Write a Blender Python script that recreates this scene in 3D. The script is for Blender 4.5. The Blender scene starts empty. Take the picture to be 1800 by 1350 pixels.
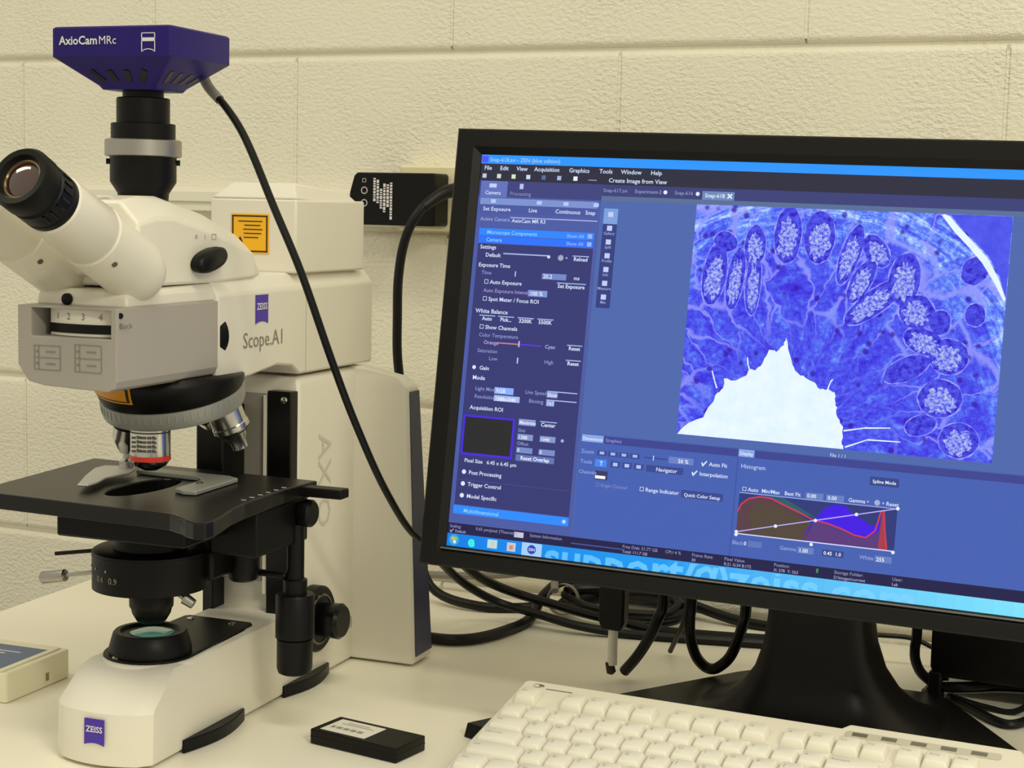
import bpy, bmesh, math, random
from mathutils import Vector, Matrix
PI = math.pi
rnd = random.Random(7)
sc = bpy.context.scene
C = sc.collection

# ------------------------------------------------------------------ camera
def cam_axes(yaw, pitch, roll):
    f = Vector((math.sin(yaw), math.cos(yaw), 0)); r = Vector((math.cos(yaw), -math.sin(yaw), 0)); u = Vector((0, 0, 1))
    f2 = f*math.cos(pitch) - u*math.sin(pitch); u2 = u*math.cos(pitch) + f*math.sin(pitch)
    return r*math.cos(roll) + u2*math.sin(roll), u2*math.cos(roll) - r*math.sin(roll), f2
cd = bpy.data.cameras.new('camera'); cam = bpy.data.objects.new('camera', cd); C.objects.link(cam)
cr, cu_, cf = cam_axes(math.radians(-23.6240), math.radians(6.0377), math.radians(1.3308))
M = Matrix.Identity(4)
for i in range(3):
    M[i][0] = cr[i]; M[i][1] = cu_[i]; M[i][2] = -cf[i]
M[0][3], M[1][3], M[2][3] = 1.43730, -1.69851, 0.43955
cam.matrix_world = M
cd.sensor_width = 36.0; cd.lens = 2887.53/1800*36; cd.clip_start = 0.02; cd.clip_end = 50
sc.camera = cam
# ------------------------------------------------------------------ world, lights, exposure
wd = bpy.data.worlds.new('world'); sc.world = wd; wd.use_nodes = True
wd.node_tree.nodes['Background'].inputs[0].default_value = (1.0, 0.945, 0.745, 1)
wd.node_tree.nodes['Background'].inputs[1].default_value = 0.60
def ceiling_or_fill_light(loc, sx, sy, power):
    l = bpy.data.lights.new('ceiling_or_fill_panel', 'AREA'); l.shape = 'RECTANGLE'; l.size = sx; l.size_y = sy
    l.energy = power; l.color = (1.0, 0.945, 0.735)
    o = bpy.data.objects.new('ceiling_or_fill_panel_light', l); C.objects.link(o); o.location = loc
ceiling_or_fill_light((1.55, -1.22, 2.05), 1.2, 0.3, 14)
ceiling_or_fill_light((-0.6, -1.3, 2.05), 1.2, 0.3, 9)  # fill light added on the left, stands for no known fixture
ceiling_or_fill_light((3.1, -2.3, 1.75), 1.2, 0.3, 54)  # added from the right to brighten right-facing surfaces, no known fixture
sc.view_settings.view_transform = 'Standard'; sc.view_settings.look = 'None'
sc.view_settings.exposure = 0.0; sc.view_settings.gamma = 1.0; sc.view_settings.use_curve_mapping = False

# ------------------------------------------------------------------ materials
def lin(c):
    return tuple((x/12.92 if x <= 0.04045 else ((x+0.055)/1.055)**2.4) for x in [v/255.0 for v in c])
def mat(name, rgb, rough=0.5, metal=0.0, spec=0.5, bump=None, coat=0.0, vary=None):
    m = bpy.data.materials.new(name); m.use_nodes = True
    nt = m.node_tree; b = nt.nodes['Principled BSDF']
    col = lin(rgb) + (1,)
    b.inputs['Base Color'].default_value = col
    b.inputs['Roughness'].default_value = rough; b.inputs['Metallic'].default_value = metal
    b.inputs['Specular IOR Level'].default_value = spec
    if coat: b.inputs['Coat Weight'].default_value = coat
    if vary or bump:
        geo = nt.nodes.new('ShaderNodeNewGeometry')
    if vary:
        amt, scale = vary
        n = nt.nodes.new('ShaderNodeTexNoise'); n.inputs['Scale'].default_value = scale; n.inputs['Detail'].default_value = 4
        nt.links.new(geo.outputs['Position'], n.inputs['Vector'])
        rp = nt.nodes.new('ShaderNodeMapRange'); rp.inputs['To Min'].default_value = 1-amt; rp.inputs['To Max'].default_value = 1+amt
        nt.links.new(n.outputs['Fac'], rp.inputs['Value'])
        mx = nt.nodes.new('ShaderNodeVectorMath'); mx.operation = 'SCALE'; mx.inputs[0].default_value = col[:3]
        nt.links.new(rp.outputs['Result'], mx.inputs['Scale']); nt.links.new(mx.outputs['Vector'], b.inputs['Base Color'])
    if bump:
        scale, strength, dist, detail = bump
        n = nt.nodes.new('ShaderNodeTexNoise'); n.inputs['Scale'].default_value = scale; n.inputs['Detail'].default_value = detail
        nt.links.new(geo.outputs['Position'], n.inputs['Vector'])
        bp = nt.nodes.new('ShaderNodeBump'); bp.inputs['Strength'].default_value = strength; bp.inputs['Distance'].default_value = dist
        nt.links.new(n.outputs['Fac'], bp.inputs['Height']); nt.links.new(bp.outputs['Normal'], b.inputs['Normal'])
    return m
def wallmat():
    m = mat('painted_block', (236, 231, 214), 0.5, spec=0.35, vary=(0.03, 3.0))
    nt = m.node_tree; b = nt.nodes['Principled BSDF']
    geo = nt.nodes.new('ShaderNodeNewGeometry')
    mp = nt.nodes.new('ShaderNodeMapping'); mp.inputs['Scale'].default_value = (0.75, 1, 1.15)
    nt.links.new(geo.outputs['Position'], mp.inputs['Vector'])
    n1 = nt.nodes.new('ShaderNodeTexNoise'); n1.inputs['Scale'].default_value = 215; n1.inputs['Detail'].default_value = 3.5; n1.inputs['Roughness'].default_value = 0.55
    n2 = nt.nodes.new('ShaderNodeTexNoise'); n2.inputs['Scale'].default_value = 7; n2.inputs['Detail'].default_value = 2
    nt.links.new(mp.outputs['Vector'], n1.inputs['Vector']); nt.links.new(geo.outputs['Position'], n2.inputs['Vector'])
    rp = nt.nodes.new('ShaderNodeMapRange'); rp.inputs['From Min'].default_value = 0.35; rp.inputs['From Max'].default_value = 0.65
    rp.inputs['To Min'].default_value = 0.45; rp.inputs['To Max'].default_value = 0.95
    nt.links.new(n2.outputs['Fac'], rp.inputs['Value'])
    bp = nt.nodes.new('ShaderNodeBump'); bp.inputs['Distance'].default_value = 0.0035
    nt.links.new(rp.outputs['Result'], bp.inputs['Strength'])
    nt.links.new(n1.outputs['Fac'], bp.inputs['Height']); nt.links.new(bp.outputs['Normal'], b.inputs['Normal'])
    return m
MW = wallmat()
M_table = mat('laminate', (248, 243, 226), 0.38, spec=0.4, vary=(0.015, 6))
M_steel = mat('grey_steel', (120, 120, 118), 0.5, 0.6)
M_floor = mat('vinyl_floor', (150, 145, 135), 0.5, vary=(0.08, 4))
M_white = mat('scope_white', (231, 226, 213), 0.42, bump=(900, 0.06, 0.0006, 2))
M_white2 = mat('scope_white_smooth', (235, 230, 216), 0.35)
M_grey = mat('scope_grey', (172, 166, 159), 0.5, bump=(900, 0.06, 0.0006, 2))
M_black = mat('black_plastic', (9, 9, 9), 0.42, spec=0.22, bump=(1200, 0.05, 0.0004, 2))
M_blk2 = mat('black_gloss', (5, 5, 6), 0.28, spec=0.3)
M_stage = mat('black_anodised', (16, 15, 14), 0.33, spec=0.34, bump=(1500, 0.05, 0.0003, 2))
M_chrome = mat('chrome', (205, 203, 198), 0.2, 1.0)
M_satin = mat('satin_metal', (176, 172, 165), 0.38, 1.0)
M_white_metal = mat('bright_steel', (205, 203, 198), 0.45, 0.35)
M_ringg = mat('nosepiece_grey', (156, 156, 151), 0.42, 0.3)
M_navy = mat('navy_strip', (44, 46, 78), 0.4)
M_cam = mat('camera_violet', (38, 25, 108), 0.42, spec=0.2, bump=(1200, 0.05, 0.0004, 2))
M_print = mat('grey_print', (96, 90, 82), 0.6)
M_print3 = mat('mid_grey_print', (140, 134, 122), 0.6)
M_print2 = mat('light_grey_print', (190, 186, 176), 0.6)
M_whitep = mat('white_print', (225, 222, 228), 0.5)
M_purple = mat('logo_purple', (70, 42, 168), 0.4)
M_yellow = mat('warning_yellow', (250, 186, 22), 0.4)
M_amber = mat('warning_amber', (226, 150, 20), 0.4)
M_dark = mat('dark_print', (40, 30, 18), 0.6)
M_red = mat('red_ring', (225, 50, 30), 0.35)
M_teal = mat('filter_glass', (120, 190, 180), 0.12, spec=0.7, coat=0.5)
M_lens = mat('coated_glass', (58, 26, 20), 0.05, spec=0.9, coat=1.0)
M_goldr = mat('brass_ring', (150, 132, 96), 0.25, 1.0)
M_emboss = mat('emboss_shade', (212, 206, 190), 0.45)
M_gplate = mat('grey_plate', (150, 146, 136), 0.42)
M_mon = mat('monitor_plastic', (17, 16, 15), 0.42, spec=0.25, bump=(1500, 0.05, 0.0003, 2))
M_mon2 = mat('stand_plastic', (11, 10, 10), 0.4, spec=0.22)
M_kb = mat('keyboard_ivory', (232, 227, 211), 0.45)
M_key = mat('key_ivory', (236, 232, 218), 0.42)
M_leg = mat('key_legend', (172, 166, 152), 0.6)
M_led = mat('indicator_window', (112, 108, 96), 0.3)
M_ledd = mat('indicator_smoke', (200, 196, 180), 0.3)
M_cable = mat('cable_black', (9, 9, 9), 0.4, spec=0.3)
M_cabg = mat('cable_grey', (128, 124, 116), 0.5)
M_ivory = mat('outlet_ivory', (238, 228, 190), 0.4)
M_race = mat('raceway_white', (234, 230, 214), 0.4)
M_box = mat('box_ivory', (232, 226, 200), 0.5)
M_label = mat('label_blue', (88, 104, 138), 0.45)
M_paper = mat('paper_white', (236, 232, 220), 0.55)
M_blue = mat('bluegrey_print', (70, 84, 120), 0.5)
M_clear = mat('clear_sleeve', (226, 222, 208), 0.2, spec=0.6)
def emis_attr():
    m = bpy.data.materials.new('lit_interface'); m.use_nodes = True; nt = m.node_tree; b = nt.nodes['Principled BSDF']
    a = nt.nodes.new('ShaderNodeAttribute'); a.attribute_name = 'Col'
    b.inputs['Base Color'].default_value = (0.004, 0.004, 0.006, 1); b.inputs['Roughness'].default_value = 0.5; b.inputs['Specular IOR Level'].default_value = 0.15
    nt.links.new(a.outputs['Color'], b.inputs['Emission Color']); b.inputs['Emission Strength'].default_value = 1.0
    return m
M_ui = emis_attr()

# ------------------------------------------------------------------ mesh helpers
class G:
    def __init__(s): s.v = []; s.f = []; s.c = []
    def add(s, vs, fs, col=None):
        o = len(s.v); s.v += [tuple(p) for p in vs]; s.f += [tuple(i+o for i in q) for q in fs]
        s.c += [col]*len(fs); return s
    def box(s, x0, x1, y0, y1, z0, z1):
        return s.add([(x0,y0,z0),(x1,y0,z0),(x1,y1,z0),(x0,y1,z0),(x0,y0,z1),(x1,y0,z1),(x1,y1,z1),(x0,y1,z1)],
                     [(0,3,2,1),(4,5,6,7),(0,1,5,4),(1,2,6,5),(2,3,7,6),(3,0,4,7)])
    def loft(s, rings, cap0=True, cap1=True, closed=True):
        n = len(rings[0]); vs = [p for r in rings for p in r]; fs = []
        for k in range(len(rings)-1):
            for i in range(n if closed else n-1):
                j = (i+1) % n
                fs.append((k*n+i, k*n+j, (k+1)*n+j, (k+1)*n+i))
        if cap0: fs.append(tuple(range(n-1, -1, -1)))
        if cap1: fs.append(tuple((len(rings)-1)*n+i for i in range(n)))
        return s.add(vs, fs)
    def prism(s, poly, ax, a0, a1):
        def P(p, a):
            return {'z': (p[0], p[1], a), 'y': (p[0], a, p[1]), 'x': (a, p[0], p[1])}[ax]
        return s.loft([[P(p, a0) for p in poly], [P(p, a1) for p in poly]])
    def lathe(s, prof, org=(0,0,0), d=(0,0,1), seg=40, cap0=True, cap1=True):
        d = Vector(d).normalized(); t = Vector((1,0,0)) if abs(d.x) < 0.9 else Vector((0,1,0))
        a = d.cross(t).normalized(); b = d.cross(a); o = Vector(org)
        rings = [[o + d*h + (a*math.cos(2*PI*i/seg) + b*math.sin(2*PI*i/seg))*r for i in range(seg)] for r, h in prof]
        return s.loft(rings, cap0, cap1)
    def tube(s, path, r, seg=10, sub=6):
        pts = smooth_path(path, sub); rings = []
        up = None
        for i, p in enumerate(pts):
            t = (pts[min(i+1, len(pts)-1)] - pts[max(i-1, 0)]).normalized()
            if up is None: up = t.orthogonal().normalized()
            up = (up - t*up.dot(t)).normalized(); sd = t.cross(up)
            rr = r(i/(len(pts)-1)) if callable(r) else r
            rings.append([p + (up*math.cos(2*PI*k/seg) + sd*math.sin(2*PI*k/seg))*rr for k in range(seg)])
        return s.loft(rings)
    def xf(s, M):
        s.v = [tuple(M @ Vector(p)) for p in s.v]; return s
def smooth_path(path, sub):
    P = [Vector(p) for p in path]; out = []
    for i in range(len(P)-1):
        p0 = P[max(i-1, 0)]; p1 = P[i]; p2 = P[i+1]; p3 = P[min(i+2, len(P)-1)]
        for k in range(sub):
            t = k/sub
            out.append(0.5*((2*p1) + (p2-p0)*t + (2*p0-5*p1+4*p2-p3)*t*t + (3*p1-p0-3*p2+p3)*t**3))
    out.append(P[-1]); return out
def mesh(name, g, m=None, smooth=35, colors=False):
    me = bpy.data.meshes.new(name); me.from_pydata(g.v, [], g.f); me.update()
    if m: me.materials.append(m)
    if not colors:
        bm = bmesh.new(); bm.from_mesh(me); bmesh.ops.recalc_face_normals(bm, faces=bm.faces); bm.to_mesh(me); bm.free()
    if colors:
        at = me.color_attributes.new('Col', 'FLOAT_COLOR', 'CORNER')
        for p, c in zip(me.polygons, g.c):
            for li in p.loop_indices: at.data[li].color = c + (1,) if len(c) == 3 else c
    if smooth:
        me.polygons.foreach_set('use_smooth', [True]*len(me.polygons)); me.set_sharp_from_angle(angle=math.radians(smooth))
    return me
def obj(name, g, m=None, parent=None, bevel=0, seg=2, smooth=35, colors=False):
    me = g if isinstance(g, bpy.types.Mesh) else mesh(name, g, m, smooth, colors)
    o = bpy.data.objects.new(name, me); C.objects.link(o)
    if parent: o.parent = parent
    if bevel:
        b = o.modifiers.new('bevel', 'BEVEL'); b.width = bevel; b.segments = seg; b.limit_method = 'ANGLE'; b.angle_limit = math.radians(32)
        b.harden_normals = False
    return o
def thing(name, label, cat, loc=(0,0,0), rotz=0, group=None):
    o = bpy.data.objects.new(name, None); C.objects.link(o); o.location = loc; o.rotation_euler = (0, 0, rotz)
    o.empty_display_size = 0.05
    return tag(o, label, cat, group)
def tag(o, label, cat, group=None):
    o['label'] = label; o['category'] = cat
    if group: o['group'] = group
    return o
def struct(o): o['kind'] = 'structure'; return o
_tx = {}
def text_geo(s, bold=0.0):
    k = (s, bold)
    if k not in _tx:
        cu = bpy.data.curves.new('t', 'FONT'); cu.body = s; cu.size = 1; cu.resolution_u = 2; cu.offset = bold
        ob = bpy.data.objects.new('t', cu); C.objects.link(ob)
        dg = bpy.context.evaluated_depsgraph_get(); ev = ob.evaluated_get(dg); me = ev.to_mesh()
        vs = [(v.co.x, v.co.y) for v in me.vertices]; fs = [tuple(p.vertices) for p in me.polygons]
        ev.to_mesh_clear(); bpy.data.objects.remove(ob); bpy.data.curves.remove(cu)
        w = max([v[0] for v in vs] or [0])
        _tx[k] = (vs, fs, w)
    return _tx[k]
def put_text(g, s, org, ex, ey, size, align='L', bold=0.0, col=None):
    vs, fs, w = text_geo(s, bold); org = Vector(org); ex = Vector(ex); ey = Vector(ey)
    dx = {'L': 0, 'C': -w/2, 'R': -w}[align]
    g.add([org + ex*((x+dx)*size) + ey*(y*size) for x, y in vs], fs, col)
    return w*size
def rrect(x0, x1, y0, y1, r, n=5):
    out = []
    for cx, cy, a0 in ((x1-r, y1-r, 0), (x0+r, y1-r, 90), (x0+r, y0+r, 180), (x1-r, y0+r, 270)):
        for i in range(n+1):
            a = math.radians(a0 + 90*i/n); out.append((cx+r*math.cos(a), cy+r*math.sin(a)))
    return out
def flat(g, poly3):     # thin flat polygon
    g.add(poly3, [tuple(range(len(poly3)))])
    return g

# ================================================================== the setting
JZ = 0.616; BH = 0.2032; BL_ = 0.4064
wall = struct(obj('wall_back', G().box(-1.1, 3.0, 0.0072, 0.12, -0.75, 1.85), MW, None, smooth=0))
wall['label'] = 'cream painted concrete block wall behind the bench'
def block_mesh(x0, x1):
    R = 0.0075; hz = BH/2; e = 0.0022
    prof = []      # (y, z) from lower back to upper back
    for i in range(6):
        a = math.radians(90*i/5); prof.append((R - R*math.sin(a)*1.0, -hz + e + R - R*math.cos(a)))
    prof += [(p[0], -p[1]) for p in reversed(prof)]
    g = G(); w = (x1-x0)/2; gx = 0.0016
    rings = [[(-w+gx, y+0.0012 if y < 0.001 else y, z) for y, z in prof], [(-w+gx+0.0015, y, z) for y, z in prof],
             [(w-gx-0.0015, y, z) for y, z in prof], [(w-gx, y+0.0012 if y < 0.001 else y, z) for y, z in prof]]
    g.loft(rings); return mesh('block', g, MW, 0)
BM = block_mesh(0, BL_)
for row in range(-6, 6):
    zc = JZ + (row+0.5)*BH
    off = 0 if row % 2 else 0.5
    for i in range(-2, 7):
        xc = (i+off+0.5)*BL_
        if xc < -0.85 or xc > 2.75: continue
        o = obj('block', BM, None, wall); o.location = (xc, 0, zc)
        j = obj('mortar_joint', G().box(-0.0016, 0.0016, 0.0004, 0.0072, -BH/2+0.007, BH/2-0.007), MW, wall, smooth=0) if i == -2 and row == -6 else None
        if j: JM = j.data; j.location = (xc-BL_/2, 0, zc)
        else:
            o2 = obj('mortar_joint', JM, None, wall); o2.location = (xc-BL_/2, 0, zc)
struct(obj('floor', G().box(-1.1, 3.0, -3.6, 0.12, -0.80, -0.75), M_floor, None, smooth=0))

# bench
bench = thing('bench', 'long cream laminate bench top carrying the microscope and computer', 'bench', (1.2, -0.4, -0.75))
tp = G().prism([(0.283, -0.80), (2.5, -0.80), (2.5, -0.004), (0.226, -0.004)], 'z', -0.03, 0.0)
tp.xf(Matrix.Translation((-1.2, 0.4, 0.75)))
obj('bench_top', tp, M_table, bench, bevel=0.0015)
for lx in (0.40, 2.38):
    for ly in (-0.72, -0.08):
        obj('leg', G().box(lx-1.2-0.02, lx-1.2+0.02, ly+0.4-0.02, ly+0.4+0.02, 0, 0.72), M_steel, bench, bevel=0.003)

# ================================================================== microscope
SR = math.radians(3.04)
scope = thing('microscope', 'white upright laboratory microscope with black stage and angled eyepieces', 'microscope', (0.6438, -0.6107, 0), SR)

# ---- base
def base_ring(z, hw, yc, bow, yb):
    pts = []
    n = 10
    r = 0.008
    for i in range(n+1):              # front, left to right, bowed, rounded ends
        t = -1 + 2*i/n
        x = t*hw; y = yc - bow*(1-t*t)
        if abs(t) == 1: y += 0.0045
        pts.append((x, y, z))
    pts.append((hw, yb, z)); pts.append((-hw, yb, z))
    return pts
g = G()
g.loft([base_ring(0.003, 0.0430, -0.068, 0.012, 0.30), base_ring(0.006, 0.0440, -0.0685, 0.012, 0.30), base_ring(0.0440, 0.0440, -0.0675, 0.011, 0.30),
        base_ring(0.0470, 0.0434, -0.0650, 0.010, 0.30), base_ring(0.0600, 0.0428, -0.0480, 0.009, 0.30), base_ring(0.0665, 0.0415, -0.0390, 0.008, 0.30),
        base_ring(0.0705, 0.0390, -0.0310, 0.007, 0.30), base_ring(0.0722, 0.0350, -0.0240, 0.006, 0.30)])
base = obj('base', g, M_white, scope, smooth=26)
plt = [(0.0408*math.cos(math.radians(a)), 0.0408*math.sin(math.radians(a))) for a in range(180, 361, 10)] + [(0.036, 0.10), (-0.036, 0.10)]
obj('lamp_platform', G().prism(plt, 'z', 0.055, 0.0722), M_white, base, bevel=0.003, seg=3)
def logo(parent, org, ex, ey, w, name='maker_emblem'):
    h = w*1.15; ex = Vector(ex).normalized(); ey = Vector(ey).normalized(); n = ex.cross(ey); o = Vector(org)
    pts = [(-w/2, h/2), (-w/2, -h/2)]
    for i in range(9):
        t = -1+2*i/8; pts.append((t*w/2, -h/2 + 0.10*w*(1-t*t)))
    pts += [(w/2, h/2)]
    g = G().loft([[o + ex*x + ey*y for x, y in pts], [o + n*0.0004 + ex*x + ey*y for x, y in pts]])
    e = obj(name, g, M_purple, parent, smooth=0)
    t = G(); put_text(t, 'ZEISS', o + n*0.0006 + ey*(0.0*h), ex, ey, w*0.36, 'C', 0.02)
    obj('emblem_lettering', t, M_whitep, e, smooth=0)
    return e
e = logo(base, (0.0016, -0.0803, 0.0293), (1, 0, 0), (0, 0.026, 1), 0.0182)
# feet flaps
for sx in (1, -1):
    for y0, y1 in ((-0.022, 0.074), (0.144, 0.232)):
        pl = [(sx*0.0435, y0)] + [(sx*(0.0435 + 0.0025+0.0085*math.sin(PI*i/8)), y0+(y1-y0)*i/8) for i in range(9)] + [(sx*0.0435, y1)]
        obj('foot', G().prism(pl, 'z', 0.0, 0.0110), M_black, base, bevel=0.001)
# field lens plate and collar
pl = [(0.0375*math.cos(math.radians(a)), 0.0375*math.sin(math.radians(a))) for a in range(180, 361, 10)]
pl += [(0.031, 0.112), (0.027, 0.116), (-0.034, 0.116), (-0.0375, 0.112)]
plate = obj('lamp_plate', G().prism(pl, 'z', 0.0718, 0.0742), M_black, scope, bevel=0.0006)
for x, y in ((-0.012, -0.031), (0.016, 0.103), (-0.026, 0.103)):
    obj('screw', G().lathe([(0.0032, 0), (0.0032, 0.0008), (0.002, 0.0014)], (x, y, 0.0742), seg=14), M_chrome, plate)
collar = obj('field_lens_collar', G().lathe([(0.0335, 0.0), (0.0335, 0.004), (0.0300, 0.0165), (0.0285, 0.018), (0.0245, 0.018), (0.0225, 0.0155)], (0, 0, 0.0738), seg=48, cap1=True), M_black, scope)
obj('field_lens', G().lathe([(0.0178, 0), (0.0170, 0.0006), (0.010, 0.0016), (0.002, 0.0020)], (0.001, 0.001, 0.0898), seg=36), M_teal, collar)

# ---- stand column, rear housing
g = G()
g.loft([[(-0.044, 0.170, 0.03), (0.044, 0.170, 0.03), (0.044, 0.300, 0.03), (-0.044, 0.300, 0.03)],
        [(-0.044, 0.170, 0.279), (0.044, 0.170, 0.279), (0.044, 0.300, 0.279), (-0.044, 0.300, 0.279)],
        [(-0.040, 0.174, 0.2865), (0.040, 0.174, 0.2865), (0.040, 0.300, 0.2865), (-0.040, 0.300, 0.2865)]])
col = obj('stand_column', g, M_white, scope, bevel=0.003)
g = G()
def hr(z, hw, y0, y1): return [(-hw, y0, z), (hw, y0, z), (hw, y1, z), (-hw, y1, z)]
g.loft([hr(0.002, 0.1085, 0.284, 0.325), hr(0.006, 0.1105, 0.283, 0.327), hr(0.270, 0.0995, 0.283, 0.309), hr(0.279, 0.090, 0.286, 0.306), hr(0.2875, 0.045, 0.286, 0.306)])
rear = obj('rear_housing', g, M_white, scope, bevel=0.0025)
for sx in (1, -1):
    g = G().loft([[(sx*0.1108, 0.2865, 0.010), (sx*0.1108, 0.3245, 0.010), (sx*0.1002, 0.3075, 0.266), (sx*0.1002, 0.2860, 0.266)],
                  [(sx*0.1112, 0.2865, 0.010), (sx*0.1112, 0.3245, 0.010), (sx*0.1006, 0.3075, 0.266), (sx*0.1006, 0.2860, 0.266)]])
    obj('blue_strip', g, M_navy, rear, smooth=0)
# embossed lettering up the right side
t = G(); put_text(t, 'AXIO', (0.0443, 0.2090, 0.2310), (0, 0, -1), (0, 1, 0), 0.0365, 'L')
obj('side_lettering', t, M_emboss, col, smooth=0)
# dovetail rails on the column's front
obj('guide_plate', G().box(-0.030, 0.0165, 0.160, 0.172, 0.10, 0.2705), M_gplate, col, bevel=0.001)
r1 = obj('guide_rail', G().box(0.0185, 0.0425, 0.158, 0.172, 0.06, 0.2745), M_blk2, col, bevel=0.001)
obj('guide_rail', G().box(-0.0425, -0.0315, 0.150, 0.172, 0.06, 0.2745), M_blk2, col, bevel=0.001)
obj('guide_edge', G().box(0.0160, 0.0180, 0.156, 0.172, 0.09, 0.2705), M_white2, col)
obj('screw', G().lathe([(0.0032, 0), (0.0032, 0.0012), (0.002, 0.002)], (0.0362, 0.158, 0.2670), (0, -1, 0), 12), M_chrome, r1)
# stage carrier running on the rails
obj('stage_carrier', G().box(-0.0315, -0.0040, 0.120, 0.159, 0.150, 0.262), M_blk2, scope, bevel=0.002)

# ---- arm
g = G()
def arm_ring(y, hw, z0, z1, ch):
    return [(-hw, y, z0), (hw, y, z0), (hw, y, z1-ch), (hw-0.010, y, z1), (-hw+0.010, y, z1), (-hw, y, z1-ch)]
g.loft([arm_ring(0.030, 0.044, 0.292, 0.379, 0.013), arm_ring(0.085, 0.044, 0.2955, 0.3795, 0.013), arm_ring(0.130, 0.044, 0.301, 0.380, 0.013),
        arm_ring(0.158, 0.044, 0.298, 0.380, 0.013), arm_ring(0.171, 0.044, 0.2895, 0.380, 0.013), arm_ring(0.318, 0.044, 0.2895, 0.3805, 0.013), arm_ring(0.326, 0.040, 0.292, 0.377, 0.013)])
arm = obj('arm', g, M_white, scope, bevel=0.0022)
obj('seam', G().box(-0.0444, 0.0444, 0.1815, 0.1822, 0.2900, 0.366), M_print2, arm, smooth=0)
logo(arm, (0.0441, 0.1015, 0.3510), (0, 1, 0), (0, 0, 1), 0.0215)
t = G(); put_text(t, 'Scope.A1', (0.0444, 0.0700, 0.3195), (0, 1, 0), (0, 0, 1), 0.0188, 'L')
obj('model_lettering', t, M_print3, arm, smooth=0)
obj('side_knob', G().lathe([(0.018, -0.004), (0.018, 0.004)], (0.030, 0.042, 0.332), (0.3, 1, 0), 28), M_black, arm)
# slim top deck over the turret
g = G().loft([[(-0.040, -0.093, 0.3605), (0.040, -0.093, 0.3605), (0.040, 0.10, 0.3605), (-0.040, 0.10, 0.3605)],
              [(-0.0395, -0.092, 0.370), (0.0395, -0.092, 0.370), (0.0395, 0.10, 0.372), (-0.0395, 0.10, 0.372)],
              [(-0.036, -0.088, 0.3735), (0.036, -0.088, 0.3735), (0.036, 0.10, 0.3765), (-0.036, 0.10, 0.3765)]])
obj('head_mount', g, M_white, scope, bevel=0.002)
obj('clamp_screw', G().lathe([(0.0045, 0), (0.0045, 0.003), (0.003, 0.004)], (-0.012, -0.0915, 0.3655), (0, -1, 0), 14), M_black, scope)

# ---- filter turret
def cut(name, ga, gb, m):
    a = bpy.data.objects.new('a', mesh('a', ga, None, 0)); b = bpy.data.objects.new('b', mesh('b', gb, None, 0)); C.objects.link(a); C.objects.link(b)
    md = a.modifiers.new('cut', 'BOOLEAN'); md.object = b; md.operation = 'DIFFERENCE'; md.solver = 'EXACT'
    me = bpy.data.meshes.new_from_object(a.evaluated_get(bpy.context.evaluated_depsgraph_get())); me.name = name
    bpy.data.objects.remove(a); bpy.data.objects.remove(b)
    me.materials.clear(); me.materials.append(m); return me
ga = G().prism([(-0.0435, 0.3612), (-0.0435, 0.3165), (-0.034, 0.3040), (-0.020, 0.3015), (0.036, 0.2995), (0.0415, 0.3020), (0.0435, 0.3075), (0.0435, 0.3612)], 'y', -0.111, 0.056)
gb = G().box(-0.0315, 0.0385, -0.13, -0.060, 0.3385, 0.3596)
tur = obj('filter_turret', cut('filter_turret', ga, gb, M_grey), None, scope, bevel=0.0014)
def drum(x0, x1, R_, front, back):
    pts = [(x0+(x1-x0)*i/14, front + R_ - math.sqrt(R_*R_ - (x0+(x1-x0)*i/14-0.006)**2)) for i in range(15)]
    return pts + [(x1, back), (x0, back)]
wh = obj('turret_wheel', G().prism(drum(-0.0235, 0.0384, 0.075, -0.1040, -0.0605), 'z', 0.3388, 0.3592), M_white2, tur, bevel=0.0005)
obj('wheel_grip', G().prism(drum(-0.0240, 0.0384, 0.075, -0.1048, -0.0620), 'z', 0.3412, 0.3480), M_black, wh)
obj('recess_wall', G().box(-0.0315, -0.0242, -0.0625, -0.0600, 0.3388, 0.3592), M_ringg, tur)
for k, x in enumerate((-0.0150, -0.0035, 0.0095, 0.0235)):
    t = G(); put_text(t, str(k+1), (x, -0.1040 + 0.075 - math.sqrt(0.075**2-(x-0.006)**2) - 0.0004, 0.3512), (1, 0, 0), (0, 0, 1), 0.0070, 'C')
    obj('wheel_number', t, M_print3, wh, smooth=0)
def frame_table(x0, x1, z0, z1, splits):
    g = G(); w = 0.0006; y0, y1 = -0.1114, -0.1108
    for z in (z0, (z0+z1)/2, z1): g.box(x0, x1, y0, y1, z-w/2, z+w/2)
    for x in (x0, x1) + splits: g.box(x-w/2, x+w/2, y0, y1, z0, z1)
    for zc in (z0+(z1-z0)*0.25, z0+(z1-z0)*0.75):
        g.box(x0+(x1-x0)*0.45, x0+(x1-x0)*0.8, y0, y1, zc-0.0006, zc+0.0006)
        g.box(x0+(x1-x0)*0.06, x0+(x1-x0)*0.14, y0, y1, zc-0.0008, zc+0.0008)
    return g
obj('marking_table', frame_table(-0.0285, -0.0055, 0.3135, 0.3315, (-0.0245,)), M_print3, tur, smooth=0)
obj('marking_table', frame_table(0.0075, 0.0305, 0.3135, 0.3335, (0.0115,)), M_print3, tur, smooth=0)
obj('set_screw', G().lathe([(0.0022, 0), (0.0022, 0.0006)], (0.0437, -0.1065, 0.3560), (1, -0.6, 0), 14), M_black, tur)
t = G(); put_text(t, 'Back', (0.0440, -0.108, 0.3465), (0.35, 1, 0), (0, 0, 1), 0.0058, 'L'); obj('side_print', t, M_print, tur, smooth=0)

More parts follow.
